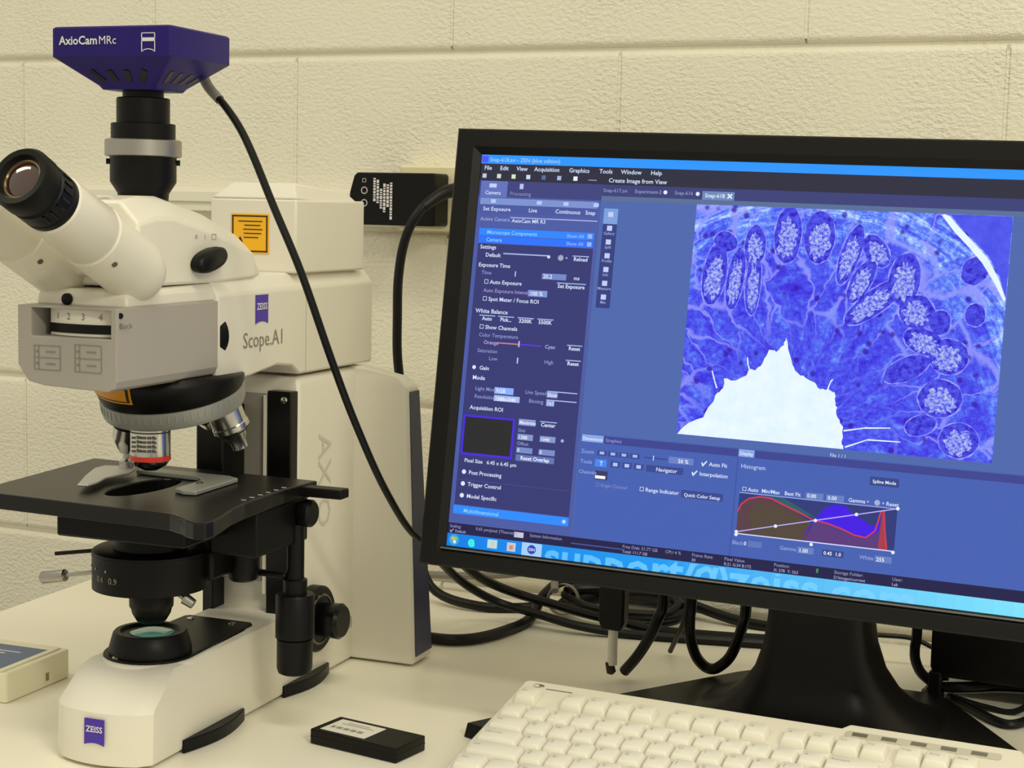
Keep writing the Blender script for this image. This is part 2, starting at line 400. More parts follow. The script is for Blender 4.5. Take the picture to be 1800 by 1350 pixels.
# ---- nosepiece and objectives (rotation axis leans back)
AL = math.radians(15)
ND = Vector((0, math.sin(AL), -math.cos(AL)))        # downward along the turret axis
NC = Vector((0, 0.0355, 0.2740))                      # middle of the ring's lower face
g = G().lathe([(0.050, -0.0025), (0.0575, -0.0015), (0.0588, 0.002), (0.0588, 0.0125), (0.0570, 0.0135)], NC, -ND, 64)
npc = obj('nosepiece', G().lathe([(0.056, 0.010), (0.0595, 0.016), (0.0620, 0.028), (0.0620, 0.060)], NC, -ND, 64), M_black, scope)
bm = bmesh.new(); bm.from_mesh(npc.data)
r_ = bmesh.ops.bisect_plane(bm, geom=bm.verts[:]+bm.edges[:]+bm.faces[:], plane_co=(0, 0, 0.3005), plane_no=(0, 0, 1), clear_outer=True)
bmesh.ops.holes_fill(bm, edges=[e_ for e_ in bm.edges if e_.is_boundary]); bm.to_mesh(npc.data); bm.free()
obj('knurled_ring', g, M_ringg, npc)
kn = G()
for i in range(60):
    a = 2*PI*i/60; t1 = ND.orthogonal().normalized(); t2 = ND.cross(t1)
    d = t1*math.cos(a) + t2*math.sin(a); p = NC - ND*0.0078
    tt = ND.cross(d)
    kn.loft([[p + d*0.058 + tt*0.0012 - ND*0.0035, p + d*0.058 - tt*0.0012 - ND*0.0035, p + d*0.058 - tt*0.0012 + ND*0.0035, p + d*0.058 + tt*0.0012 + ND*0.0035],
             [p + d*0.0592 + tt*0.0008 - ND*0.0032, p + d*0.0592 - tt*0.0008 - ND*0.0032, p + d*0.0592 - tt*0.0008 + ND*0.0032, p + d*0.0592 + tt*0.0008 + ND*0.0032]])
ko = obj('knurling', kn, M_ringg, npc, smooth=0); ko['kind'] = 'stuff'
# amber warning label wrapped on the nosepiece's front
NA = -ND; NF = Vector((0, -math.cos(AL), -math.sin(AL)))
def wrap_patch(th0, th1, t0, t1, lift):
    n = 12; rows = []
    for t_ in (t0, 0.028, t1):
        r = (0.0595 + (t_-0.016)/0.012*0.0025 if t_ < 0.028 else 0.0620) + lift
        rows.append([NC + NA*t_ + (NF*math.cos(math.radians(th0+(th1-th0)*i/n)) + Vector((-1, 0, 0))*math.sin(math.radians(th0+(th1-th0)*i/n)))*r for i in range(n+1)])
    return G().add(rows[0]+rows[1]+rows[2], [(k*(n+1)+i, k*(n+1)+i+1, (k+1)*(n+1)+i+1, (k+1)*(n+1)+i) for k in (0, 1) for i in range(n)])
wl = obj('warning_label', wrap_patch(-3, 64, 0.0225, 0.0375, 0.0006), M_amber, npc)
obj('label_border', wrap_patch(-1, 62, 0.0240, 0.0362, 0.0009), M_dark, wl)
obj('label_field', wrap_patch(1, 60, 0.0252, 0.0350, 0.0012), M_amber, wl)
def objective(az, kind):
    ax = ND
    r0 = Vector((0, -0.0355, 0))/1.0
    q = Matrix.Rotation(az, 3, -ax)
    root0 = NC + q @ (Vector((0, 0, 0.2745+0.0045)) - NC + Vector((0, 0, -0.013)))
    d = q @ Vector((0, 0, -1))
    if kind == 'main':
        o = obj('objective', G().lathe([(0.0125, -0.004), (0.0125, 0.004), (0.0160, 0.005), (0.0160, 0.0300), (0.0155, 0.0340), (0.0130, 0.0380), (0.0060, 0.0420)], root0, d, 40), M_chrome, npc)
        obj('colour_ring', G().lathe([(0.0163, 0.0298), (0.0163, 0.0338)], root0, d, 40), M_red, o)
        obj('objective_band', G().lathe([(0.01615, 0.0100), (0.01615, 0.0112)], root0, d, 40), M_print, o)
        t = G()
        for k_ in range(4):
            for i_ in range(5): t.box(-0.0100+i_*0.0042, -0.0070+i_*0.0042+0.0004, -0.0168, -0.0160, -0.0150-k_*0.0036, -0.0132-k_*0.0036)
        t.xf(Matrix.Translation(root0) @ Matrix.Rotation(math.radians(15), 4, 'Z')); obj('engraving', t, M_print, o, smooth=0)
    elif kind == 'slim':
        o = obj('objective', G().lathe([(0.0125, -0.004), (0.0125, 0.006), (0.0115, 0.008), (0.0115, 0.0290), (0.0100, 0.033), (0.0060, 0.0400), (0.0040, 0.0430)], root0, d, 32), M_chrome, npc)
        obj('colour_ring', G().lathe([(0.0118, 0.0120), (0.0118, 0.0200)], root0, d, 32), M_black, o)
    else:
        o = obj('objective', G().lathe([(0.0135, -0.004), (0.0150, 0.000), (0.0150, 0.0240), (0.0158, 0.0250), (0.0158, 0.0290), (0.0120, 0.0320), (0.0100, 0.0370), (0.0070, 0.0410), (0.0065, 0.0480)], root0, d, 40), M_chrome, npc)
        obj('colour_ring', G().lathe([(0.0122, 0.0312), (0.0125, 0.0326)], root0, d, 40), M_black, o)
    return o
objective(0, 'main'); objective(math.radians(-70), 'slim'); objective(math.radians(118), 'wide'); objective(math.radians(180), 'slim'); objective(math.radians(-120), 'slim')

# ---- binocular tube
g = G()
def bt(y, zt, hw_t, hw_b=0.0385, z0=0.3755):
    return [(-hw_b, y, z0), (hw_b, y, z0), (hw_b, y, zt-0.0165), (hw_t, y, zt), (-hw_t, y, zt), (-hw_b, y, zt-0.0165)]
g.loft([bt(-0.075, 0.4400, 0.022), bt(-0.050, 0.4440, 0.022), bt(-0.026, 0.4440, 0.022), bt(0.040, 0.4310, 0.022), bt(0.098, 0.4140, 0.020, z0=0.3775),
        bt(0.106, 0.4060, 0.016, 0.036, 0.378), bt(0.116, 0.4000, 0.014, 0.034, 0.3785)])
bino = obj('binocular_head', g, M_white2, scope, bevel=0.0025, smooth=14)
ED = Vector((0, -0.8985, 0.4390))
for sx in (1, -1):
    B0 = Vector((sx*0.032, -0.0710, 0.3880))
    tb = obj('eyepiece_tube', G().lathe([(0.004, -0.0215), (0.013, -0.0190), (0.0200, -0.0130), (0.0236, -0.004), (0.0245, 0.006), (0.0245, 0.0600), (0.0236, 0.0612), (0.0236, 0.0630), (0.0243, 0.0642), (0.0228, 0.1100), (0.0212, 0.1120)], B0, ED, 48), M_white2, bino)
    ep = obj('eyepiece', G().lathe([(0.0195, 0.098), (0.0216, 0.0995), (0.0219, 0.1040), (0.0212, 0.1050), (0.0212, 0.1070), (0.0220, 0.1080), (0.0220, 0.1190), (0.0206, 0.1200), (0.0206, 0.1230), (0.0226, 0.1245), (0.0226, 0.1370), (0.0206, 0.1400), (0.0165, 0.1396), (0.0135, 0.1340)], B0 + ED*0.012, ED, 48), M_black, bino)
    obj('eye_lens', G().lathe([(0.0138, 0.1346), (0.0128, 0.1354), (0.008, 0.1368), (0.002, 0.1374)], B0 + ED*0.012, ED, 36), M_lens, ep)
    obj('lens_ring', G().lathe([(0.0146, 0.1343), (0.0144, 0.1358), (0.0134, 0.1358), (0.0130, 0.1350)], B0 + ED*0.012, ED, 36, False, False), M_goldr, ep)
    gp = G()
    for i in range(7):
        a = math.radians(-60 + i*16); u1 = Vector((1, 0, 0)); u2 = ED.cross(u1)
        c = B0 + ED*0.1255 + (u1*math.cos(a)*1 + u2*math.sin(a))*0.0221
        gp.lathe([(0.0010, -0.0045), (0.0010, 0.0045)], c, ED, 8)
    obj('grip_ribs', gp, M_blk2, ep)
    obj('set_screw', G().lathe([(0.0022, 0), (0.0022, 0.0008)], B0 + ED*0.049 + Vector((0.72, -0.30, -0.62)).normalized()*0.0244, (0.72, -0.30, -0.62), 12), M_print, tb)
# saddle between the two tubes
g = G().loft([[(-0.045, -0.050, 0.3765), (0.045, -0.050, 0.3765), (0.045, -0.050, 0.406), (-0.045, -0.050, 0.406)],
              [(-0.030, -0.090, 0.385), (0.030, -0.090, 0.385), (0.030, -0.090, 0.422), (-0.030, -0.090, 0.422)]])
obj('tube_saddle', g, M_white2, bino, bevel=0.006, seg=3)
obj('interpupillary_disc', G().lathe([(0.0105, 0), (0.0105, 0.0016), (0.009, 0.0024)], (0.006, -0.0745, 0.4330), (0.10, -0.8, 0.6), 24), M_grey, bino)
# light path switch: rounded slot knob on the right side
kn = []
for i in range(24):
    a = 2*PI*i/24; kn.append((0.022*math.cos(a)*abs(math.cos(a))**-0.25 if abs(math.cos(a)) > 1e-3 else 0, 0.0088*math.sin(a)))
ca, sa = math.cos(math.radians(14)), math.sin(math.radians(14))
def kring(x, k): return [(x, 0.0170 + (p[0]*ca - p[1]*sa)*k, 0.3945 + (p[0]*sa + p[1]*ca)*k) for p in kn]
obj('light_switch', G().loft([kring(0.0385, 0.92), kring(0.043, 1.0), kring(0.048, 0.97), kring(0.0505, 0.80)]), M_black, bino, smooth=60)
t = G()
t.box(0.0386, 0.0389, 0.004, 0.0075, 0.4115, 0.4145); t.box(0.0386, 0.0389, 0.0185, 0.0192, 0.4105, 0.4145)
for z in (0.4108, 0.4148): t.box(0.0386, 0.0389, 0.029, 0.036, z-0.0003, z+0.0003)
t.box(0.0386, 0.0389, 0.029, 0.0297, 0.4108, 0.4148); t.box(0.0386, 0.0389, 0.0355, 0.036, 0.4108, 0.4148)
obj('switch_symbols', t, M_print2, bino, smooth=0)
# photo port: black adapter stack with a silver clamp ring
PY = -0.010
pt = obj('photo_port', G().lathe([(0.0195, 0.440), (0.0200, 0.4460), (0.0258, 0.4550), (0.0258, 0.4735), (0.0262, 0.4745)], (0, PY, 0), seg=48), M_black, scope)
obj('clamp_ring', G().lathe([(0.0285, 0.4745), (0.0298, 0.4752), (0.0298, 0.4872), (0.0285, 0.4880)], (0, PY, 0), seg=48), M_satin, pt)
obj('adapter_tube', G().lathe([(0.0250, 0.4878), (0.0250, 0.5000), (0.0243, 0.5005), (0.0207, 0.5006), (0.0207, 0.5195), (0.0200, 0.5203), (0.0160, 0.5204), (0.0160, 0.5250)], (0, PY, 0), seg=48), M_black, pt)
for sx in (-1, 1):
    obj('thumb_screw', G().lathe([(0.0022, 0.024), (0.0022, 0.0285)], (0, PY, 0.4705), (sx*0.85, sx*0.5, 0), 10), M_black, pt)

# ---- lamp housing at the rear
g = G()
def lr(z, hw, y0, y1): return [(-hw, y0, z), (hw, y0, z), (hw, y1, z), (-hw, y1, z)]
g.loft([lr(0.3795, 0.0435, 0.163, 0.300), lr(0.4445, 0.0435, 0.163, 0.300)])
g.loft([[(-0.0435, 0.163, 0.4445), (0.0435, 0.163, 0.4445), (0.0435, 0.300, 0.4370), (-0.0435, 0.300, 0.4370)],
        [(-0.0260, 0.171, 0.4590), (0.0370, 0.171, 0.4590), (0.0330, 0.282, 0.4525), (-0.0260, 0.282, 0.4525)]])
lamp = obj('lamp_housing', g, M_white, scope, bevel=0.002)
g = G(); g.box(-0.0215, 0.0165, 0.1622, 0.1628, 0.3960, 0.4310)
st = obj('warning_label', g, M_yellow, lamp, smooth=0)
g = G()
for x0, x1, z0, z1 in ((-0.0203, 0.0153, 0.4285, 0.4297), (-0.0203, 0.0153, 0.3973, 0.3985), (-0.0203, -0.0191, 0.3973, 0.4297), (0.0141, 0.0153, 0.3973, 0.4297)):
    g.box(x0, x1, 0.1618, 0.1622, z0, z1)
for k, (a, b) in enumerate(((-0.014, 0.010), (-0.008, 0.008), (-0.009, 0.010), (-0.0085, 0.009), (-0.0085, 0.006))):
    z = 0.4245 - k*0.0036; g.box(a, b, 0.1618, 0.1622, z-0.0004, z+0.0004)
g.loft([[(-0.0150, 0.1618, 0.406), (-0.0095, 0.1618, 0.406), (-0.0122, 0.1618, 0.411)], [(-0.0150, 0.1622, 0.406), (-0.0095, 0.1622, 0.406), (-0.0122, 0.1622, 0.411)]])
obj('label_print', g, M_dark, st, smooth=0)

# ---- stage
poly = [(-0.110, -0.080), (-0.083, -0.0826), (0.0600, -0.0935), (0.0790, -0.0960), (0.0920, -0.1030), (0.1020, -0.1110), (0.1120, -0.1160), (0.1195, -0.1130), (0.1205, -0.1030), (0.1165, -0.085),
        (0.1085, -0.056), (0.1045, -0.030), (0.1010, 0.02), (0.1005, 0.04), (0.1046, 0.0904), (-0.127, 0.1045)]
ZS = 0.210
g = G()
slot = []
for i in range(28):
    a = 2*PI*i/28; x = 0.0185*math.cos(a); y = 0.047*math.sin(a)
    slot.append((x-0.004, y-0.003))
# plate with an opening: bridge outer and inner loops
def plate_with_hole(outer, inner, z0, z1):
    bm = bmesh.new()
    o = [bm.verts.new((x, y, z1)) for x, y in outer]; n = [bm.verts.new((x, y, z1)) for x, y in inner]
    es = [bm.edges.new((o[i], o[(i+1) % len(o)])) for i in range(len(o))] + [bm.edges.new((n[i], n[(i+1) % len(n)])) for i in range(len(n))]
    bmesh.ops.triangle_fill(bm, use_beauty=True, edges=es)
    ex = bmesh.ops.extrude_face_region(bm, geom=bm.faces[:])
    for v in [q for q in ex['geom'] if isinstance(q, bmesh.types.BMVert)]: v.co.z = z0
    bmesh.ops.recalc_face_normals(bm, faces=bm.faces)
    me = bpy.data.meshes.new('stage_plate'); bm.to_mesh(me); bm.free(); return me
me = plate_with_hole(poly, slot, ZS-0.0125, ZS); me.materials.append(M_stage)
stage = obj('stage_plate', me, None, scope, bevel=0.0012)
# scale marks at the right edge
g = G()
for i in range(6):
    y = -0.018 + i*0.013; g.box(0.0945, 0.0985, y-0.0006, y+0.0006, ZS, ZS+0.0002)
obj('scale_marks', g, M_whitep, stage, smooth=0)
# slide holder frame
g = G().prism([(-0.044, 0.062), (0.040, 0.057), (0.052, 0.050), (0.055, -0.020), (0.044, -0.022), (0.033, -0.016), (0.030, 0.030), (0.020, 0.040), (-0.044, 0.046)], 'z', ZS+0.0003, ZS+0.0040)
hold = obj('slide_holder', g, M_ringg, stage, bevel=0.0008)
obj('screw', G().lathe([(0.0028, 0), (0.0028, 0.0012)], (0.0385, 0.012, ZS+0.004), seg=12), M_goldr, hold)
# silver spring lever
pts = [(-0.0373, -0.0463), (-0.0284, -0.0445), (-0.0296, -0.0298), (-0.0368, -0.0084), (-0.0360, 0.0042), (-0.0330, 0.0196), (-0.0440, 0.0460), (-0.0590, 0.0480), (-0.0740, 0.0440), (-0.0730, 0.0281), (-0.0576, -0.0068)]
obj('slide_clip', G().prism(pts, 'z', ZS+0.0042, ZS+0.0060), M_white_metal, hold, bevel=0.0008)
obj('clip_pivot', G().lathe([(0.006, 0), (0.006, 0.006), (0.003, 0.008), (0.003, 0.016), (0.005, 0.017)], (-0.050, 0.040, ZS+0.006), seg=16), M_chrome, hold)
# slide stop bar reaching out to the right
obj('stop_bar', G().box(0.098, 0.1400, 0.064, 0.079, ZS-0.0095, ZS-0.0015), M_black, stage, bevel=0.0012)
# under-stage carriage
under = obj('stage_carriage', G().box(-0.046, 0.070, -0.062, 0.086, 0.1765, 0.1975), M_black, scope, bevel=0.002)
obj('carriage_block', G().box(0.055, 0.0985, 0.000, 0.086, 0.160, 0.1975), M_black, under, bevel=0.002)
obj('carriage_bar', G().box(0.030, 0.0900, 0.062, 0.070, 0.130, 0.1350), M_black, under, bevel=0.002)
obj('side_screw', G().lathe([(0.0105, 0), (0.0115, 0.002), (0.0115, 0.009), (0.0095, 0.011)], (0.1000, 0.072, 0.1855), (1, 0, 0), 24), M_black, under)
# stage drive
drv = obj('drive_shaft', G().lathe([(0.0073, 0.119), (0.0073, 0.150), (0.0073, 0.176)], (0.0955, 0.070, 0), seg=24), M_black, scope)
obj('drive_collar', G().lathe([(0.0100, 0.1165), (0.0100, 0.1290), (0.0085, 0.1300)], (0.0955, 0.070, 0), seg=24), M_black, drv)
obj('upper_knob', G().lathe([(0.0150, 0.0795), (0.0163, 0.0800), (0.0163, 0.1155), (0.0155, 0.1170)], (0.0955, 0.070, 0), seg=40), M_black, drv)
obj('lower_knob', G().lathe([(0.0110, 0.0485), (0.0138, 0.0500), (0.0150, 0.0540), (0.0150, 0.0785)], (0.0955, 0.070, 0), seg=40), M_black, drv)
# condenser
cond = obj('condenser', G().lathe([(0.0400, 0.1275), (0.0465, 0.1285), (0.0465, 0.1590), (0.0440, 0.1605), (0.0300, 0.1610), (0.0240, 0.1960), (0.0140, 0.2000)], (0, 0, 0), seg=56), M_black, scope)
obj('turret_groove', G().lathe([(0.0468, 0.1555), (0.0468, 0.1562)], (0, 0, 0), seg=56), M_blk2, cond)
t = G()
for a, s_ in ((-42, 'H'), (-24, '0.4'), (-6, '0.9')):
    aa = math.radians(a); c = Vector((math.sin(aa), -math.cos(aa), 0))*0.0468
    put_text(t, s_, (c.x, c.y, 0.138), (math.cos(aa), math.sin(aa), 0), (0, 0, 1), 0.0072, 'C')
for a in (-50, -33, -15):
    aa = math.radians(a); c = Vector((math.sin(aa), -math.cos(aa), 0))*0.0467
    t.lathe([(0.0011, 0), (0.0011, 0.0003)], (c.x, c.y, 0.1475), c, 8)
obj('condenser_markings', t, M_print3, cond, smooth=0)
obj('condenser_tube', G().lathe([(0.0100, 0.0985), (0.0120, 0.1000), (0.0155, 0.1060), (0.0165, 0.1100), (0.0178, 0.1120), (0.0180, 0.1210), (0.0172, 0.1230), (0.0172, 0.1290)], (0.001, 0, 0), seg=40), M_black, cond)
obj('shift_lever', G().lathe([(0.0017, 0), (0.0017, 0.046)], (-0.046, 0.000, 0.1535), (-1, -0.02, -0.16), 12), M_black, cond)
lv = obj('iris_lever', G().lathe([(0.0020, 0), (0.0017, 0.040)], (-0.044, 0.000, 0.1360), (-1, -0.02, -0.19), 12), M_satin, cond)
obj('lever_grip', G().lathe([(0.0040, 0.038), (0.0052, 0.0390), (0.0052, 0.0610), (0.0045, 0.0620)], (-0.044, 0.000, 0.1360), (-1, -0.02, -0.19), 20), M_satin, lv)
obj('centring_screw', G().lathe([(0.0020, 0), (0.0020, 0.012), (0.0048, 0.013), (0.0040, 0.022)], (0.026, -0.010, 0.1300), (0.85, 0.15, -0.50), 16), M_satin, cond)
obj('condenser_bracket', G().box(0.020, 0.052, 0.010, 0.070, 0.135, 0.160), M_black, cond, bevel=0.003)
obj('condenser_knob', G().lathe([(0.0100, 0.1270), (0.0125, 0.1290), (0.0140, 0.1370), (0.0140, 0.1640)], (0.0540, 0.056, 0), seg=32), M_black, cond)
# focus drive on the base
FO = (0.044, 0.1920, 0.0630)
fk = obj('coarse_focus_knob', G().lathe([(0.0290, 0.0), (0.0305, 0.002), (0.0305, 0.0120), (0.0285, 0.0135)], FO, (1, 0, 0), 48), M_black, scope)
obj('focus_scale', G().lathe([(0.0235, 0.0136), (0.0215, 0.0142)], FO, (1, 0, 0), 48, False, False), M_print, fk)
fine = obj('fine_focus_knob', G().lathe([(0.0145, 0.0135), (0.0155, 0.0150), (0.0165, 0.0330), (0.0140, 0.0360)], FO, (1, 0, 0), 40), M_blk2, fk)
g = G()
for i in range(3):
    a = math.radians(90 + i*24); g.lathe([(0.0024, 0.0134), (0.0024, 0.0140)], (FO[0], FO[1]+0.0225*math.cos(a), FO[2]+0.0225*math.sin(a)), (1, 0, 0), 10)
obj('scale_dots', g, M_blk2, fk)

# ================================================================== microscope camera (own thing on the photo port)
CM = Matrix.Rotation(SR, 4, 'Z')
co = Vector((0.6438, -0.6107, 0)) + CM @ Vector((0, PY, 0.5225))
camt = thing('microscope_camera', 'dark violet digital camera with funnel underside on top of the microscope', 'camera', co, SR)
def cr_(z, hx, hy0, hy1): return [(x*1.0, y, z) for x, y in rrect(-hx, hx, hy0, hy1, min(0.004, hx*0.3), 3)]
g = G().loft([cr_(0.0030, 0.0240, -0.022, 0.022), cr_(0.0060, 0.0262, -0.0240, 0.0240), cr_(0.0262, 0.0535, -0.0450, 0.0430), cr_(0.0475, 0.0535, -0.0450, 0.0430), cr_(0.0488, 0.0520, -0.0435, 0.0415)])
body = obj('body', g, M_cam, camt, smooth=30)
# cooling slots on the funnel
def slot_on(p0, p1, nrm, w):
    p0 = Vector(p0); p1 = Vector(p1); n = Vector(nrm).normalized(); d = (p1-p0).normalized(); s = n.cross(d)
    a = [p0+s*w, p1+s*w, p1-s*w, p0-s*w]
    return G().loft([[q - n*0.001 for q in a], [q + n*0.0004 for q in a]])
sl = 0.0210/0.0202
for k in range(4):
    t_ = -0.6 + 0.4*k
    y0, y1 = t_*0.026, t_*0.036
    nv = (0.0202, 0, -0.0273)
    obj('cooling_slot', slot_on((0.0300, y0, 0.0088), (0.0400, y1, 0.0163), nv, 0.0024), M_blk2, body, smooth=0)
    obj('cooling_slot', slot_on((-0.0300, y0, 0.0088), (-0.0400, y1, 0.0163), (-0.0202, 0, -0.0273), 0.0024), M_blk2, body, smooth=0)
    x0, x1 = t_*0.028, t_*0.040
    obj('cooling_slot', slot_on((x0, -0.0270, 0.0088), (x1, -0.0350, 0.0163), (0, -0.0202, -0.0210), 0.0024), M_blk2, body, smooth=0)
t = G(); put_text(t, 'AxioCam', (-0.0455, -0.0454, 0.0352), (1, 0, 0), (0, 0, 1), 0.0090, 'L', 0.02); put_text(t, 'MRc', (-0.0100, -0.0454, 0.0352), (1, 0, 0), (0, 0, 1), 0.0088, 'L')
obj('model_lettering', t, M_whitep, body, smooth=0)
g = G(); yx = -0.0454
def bar(x0, x1, z0, z1): g.box(x0, x1, yx, yx+0.0005, z0, z1)
bx0, bx1, bz0, bz1 = 0.0280, 0.0400, 0.0290, 0.0432
bar(bx0, bx1, bz1-0.0006, bz1); bar(bx0, bx0+0.0006, bz0, bz1); bar(bx1-0.0006, bx1, bz0, bz1); bar(bx0, bx1, 0.0368, 0.0395)
for i in range(6):
    t0 = -1+2*i/6; t1 = -1+2*(i+1)/6; xm = (bx0+bx1)/2; hw = (bx1-bx0)/2
    bar(xm+t0*hw, xm+t1*hw, bz0+0.0018*(1-((t0+t1)/2)**2), bz0+0.0018*(1-((t0+t1)/2)**2)+0.0006)
obj('maker_emblem', g, M_whitep, body, smooth=0)

# camera lead
g = G().tube([(0.655, -0.560, 0.545), (0.668, -0.570, 0.536), (0.682, -0.580, 0.526), (0.695, -0.585, 0.518), (0.713, -0.590, 0.500), (0.729, -0.595, 0.478), (0.748, -0.595, 0.439), (0.771, -0.590, 0.387), (0.789, -0.575, 0.322), (0.793, -0.540, 0.265), (0.796, -0.490, 0.201), (0.801, -0.440, 0.154), (0.818, -0.405, 0.148), (0.850, -0.380, 0.170), (0.900, -0.365, 0.205), (0.960, -0.362, 0.240)], 0.0031, 10, 6)
lead = thing('camera_lead', 'long thin black lead curving down from the violet camera past the monitor', 'cable', (0.655, -0.560, 0.545))
g.xf(Matrix.Translation((-0.655, 0.560, -0.545)))
obj('cord', g, M_cable, lead)
g = G().tube([(0.650, -0.557, 0.549), (0.662, -0.565, 0.541), (0.675, -0.5755, 0.5315), (0.690, -0.583, 0.5215)], lambda t: 0.0046-0.0007*t, 12, 4); g.xf(Matrix.Translation((-0.655, 0.560, -0.545)))
obj('strain_relief', g, M_cabg, lead)

# ================================================================== monitor
MBL = Vector((0.8217, -0.48, 0.1414))
ma = Vector((0.99949557, 0.02668597, -0.01721841)); mb = Vector((0.01340088, 0.13715142, 0.99045944)); mn = Vector((0.0287929, -0.99019056, 0.13672462))
MW_, MH = 0.5742, 0.3699; U0, VT, VB, AW, AH = 0.02198, 0.34888, 0.01747, 0.53025, 0.33140
mon = thing('monitor', 'wide black desktop monitor showing a blue stained tissue image', 'monitor', (1.130, -0.30, 0))
PM = Matrix.Identity(4)
for i in range(3):
    PM[i][0] = ma[i]; PM[i][1] = mb[i]; PM[i][2] = mn[i]; PM[i][3] = MBL[i]
PM = Matrix.Translation((-1.130, 0.30, 0)) @ PM
def panel(o): o.matrix_local = PM; return o
# bezel: outer, front inner, screen edge
def ringpts(x0, x1, y0, y1, w): return [(x0, y0, w), (x1, y0, w), (x1, y1, w), (x0, y1, w)]
g = G().loft([ringpts(0.0, MW_, 0.0, MH, -0.024), ringpts(0.0, MW_, 0.0, MH, -0.0015), ringpts(0.0015, MW_-0.0015, 0.0015, MH-0.0015, 0.0),
              ringpts(U0-0.006, U0+AW+0.006, VB-0.005, VT+0.006, 0.0), ringpts(U0, U0+AW, VB, VT, -0.0045), ringpts(U0, U0+AW, VB, VT, -0.010)], False, False)
bez = panel(obj('bezel', g, M_mon, mon, smooth=20))
obj('bezel_highlight', G().box(U0-0.003, U0+AW+0.003, VB-0.0024, VB-0.0012, -0.0022, 0.0003), M_steel, bez)
g = G().loft([ringpts(0.001, MW_-0.001, 0.001, MH-0.001, -0.023), ringpts(0.004, MW_-0.004, 0.004, MH-0.004, -0.030), ringpts(0.07, MW_-0.07, 0.05, MH-0.05, -0.062), ringpts(0.09, MW_-0.09, 0.07, MH-0.07, -0.066)])
panel(obj('back_cover', g, M_mon, mon, bevel=0.003))
# stand
g = G()
def nr(z, hw, y0, y1, r=0.02, xo=0.0):
    return [(x+xo, y, z) for x, y in rrect(-hw, hw, y0, y1, min(r, hw*0.9, (y1-y0)*0.45), 5)]
neck = obj('neck', G().loft([nr(0.0120, 0.105, -0.085, 0.062, 0.05), nr(0.0150, 0.095, -0.080, 0.056, 0.045), nr(0.022, 0.080, -0.074, 0.050, 0.04), nr(0.034, 0.065, -0.068, 0.042, 0.035), nr(0.052, 0.0530, -0.062, 0.034, 0.03),
                             nr(0.075, 0.0450, -0.058, 0.026, 0.022), nr(0.100, 0.0415, -0.056, 0.020, 0.018), nr(0.30, 0.0405, -0.056, 0.012, 0.018)]), M_mon2, mon, smooth=50)
g = G().prism([(-0.205, -0.093), (0.205, -0.093), (0.168, -0.033), (0.100, 0.077), (0.086, 0.094), (-0.086, 0.094), (-0.100, 0.077), (-0.168, -0.033)], 'z', 0.0, 0.012)
obj('stand_base', g, M_mon2, mon, bevel=0.003)

# ---- screen contents
def S(x, y, layer=0.0): return (U0 + x/1920*AW, VT - y/1200*AH, -0.0060 + layer*0.00010)
def hexc(h): return lin((int(h[0:2], 16), int(h[2:4], 16), int(h[4:6], 16)))
ui = G()
def R(x, y, w, h, c, L=1, c2=None):
    if c2 is None:
        ui.add([S(x, y+h, L), S(x+w, y+h, L), S(x+w, y, L), S(x, y, L)], [(0, 1, 2, 3)], hexc(c))
    else:
        n = 24; a, b = hexc(c), hexc(c2)
        for i in range(n):
            t = (i+0.5)/n; R0 = tuple(p+(q-p)*t for p, q in zip(a, b))
            ui.add([S(x+w*i/n, y+h, L), S(x+w*(i+1)/n, y+h, L), S(x+w*(i+1)/n, y, L), S(x+w*i/n, y, L)], [(0, 1, 2, 3)], R0)
ux = Vector((1, 0, 0)); uy = Vector((0, 1, 0)); UPX = AW/1920
def T(x, y, s, size=17, c='D6E2FF', L=4, al='L', b=0.012):
    put_text(ui, s, S(x, y, L), ux, uy, size*UPX, al, b, hexc(c))
def LINE(x0, y0, x1, y1, w, c, L=5):
    d = Vector((x1-x0, y1-y0)).normalized(); n = Vector((-d.y, d.x))*w/2
    ui.add([S(x0+n.x, y0+n.y, L), S(x1+n.x, y1+n.y, L), S(x1-n.x, y1-n.y, L), S(x0-n.x, y0-n.y, L)], [(0, 1, 2, 3), (3, 2, 1, 0)][:1], hexc(c))
def POLY(pts, c, L=3): ui.add([S(x, y, L) for x, y in pts], [tuple(range(len(pts)))], hexc(c))
def DOT(x, y, r, c, L=5): POLY([(x+r*math.cos(2*PI*i/12), y+r*math.sin(2*PI*i/12)) for i in range(12)], c, L)
R(0, 0, 1920, 1200, '4F69AD', 0)
R(400, 820, 1520, 330, '4661B2', 1)
R(0, 0, 1920, 27, '2E97FF', 1); R(0, 27, 1920, 52, '2E2E40', 1); R(0, 79, 1920, 34, '3C4178', 1)
R(400, 113, 1520, 14, '5A6F98', 1)
R(2, 4, 20, 20, '5A4FFF', 2); T(28, 20, 'Snap-618.zvi - ZEN (blue edition)', 17, '9CCBFF')
xm = 12
for s_, w_ in (('File', 52), ('Edit', 54), ('View', 58), ('Acquisition', 112), ('Graphics', 96), ('Tools', 68), ('Window', 92), ('Help', 50)):
    T(xm, 46, s_, 18); xm += w_
for i, cx in enumerate((14, 62, 110, 158, 208, 258, 310)):
    R(cx-6, 58, 13, 13, ('C8C8E8', 'D0E0D8', 'D8E8C8', 'C8E0F0', '5C6CA0', 'A8B8E0', 'E8F0FF')[i], 3)
R(352, 66, 26, 3, '8C94C0', 3); T(416, 72, 'Create Image from View', 18)
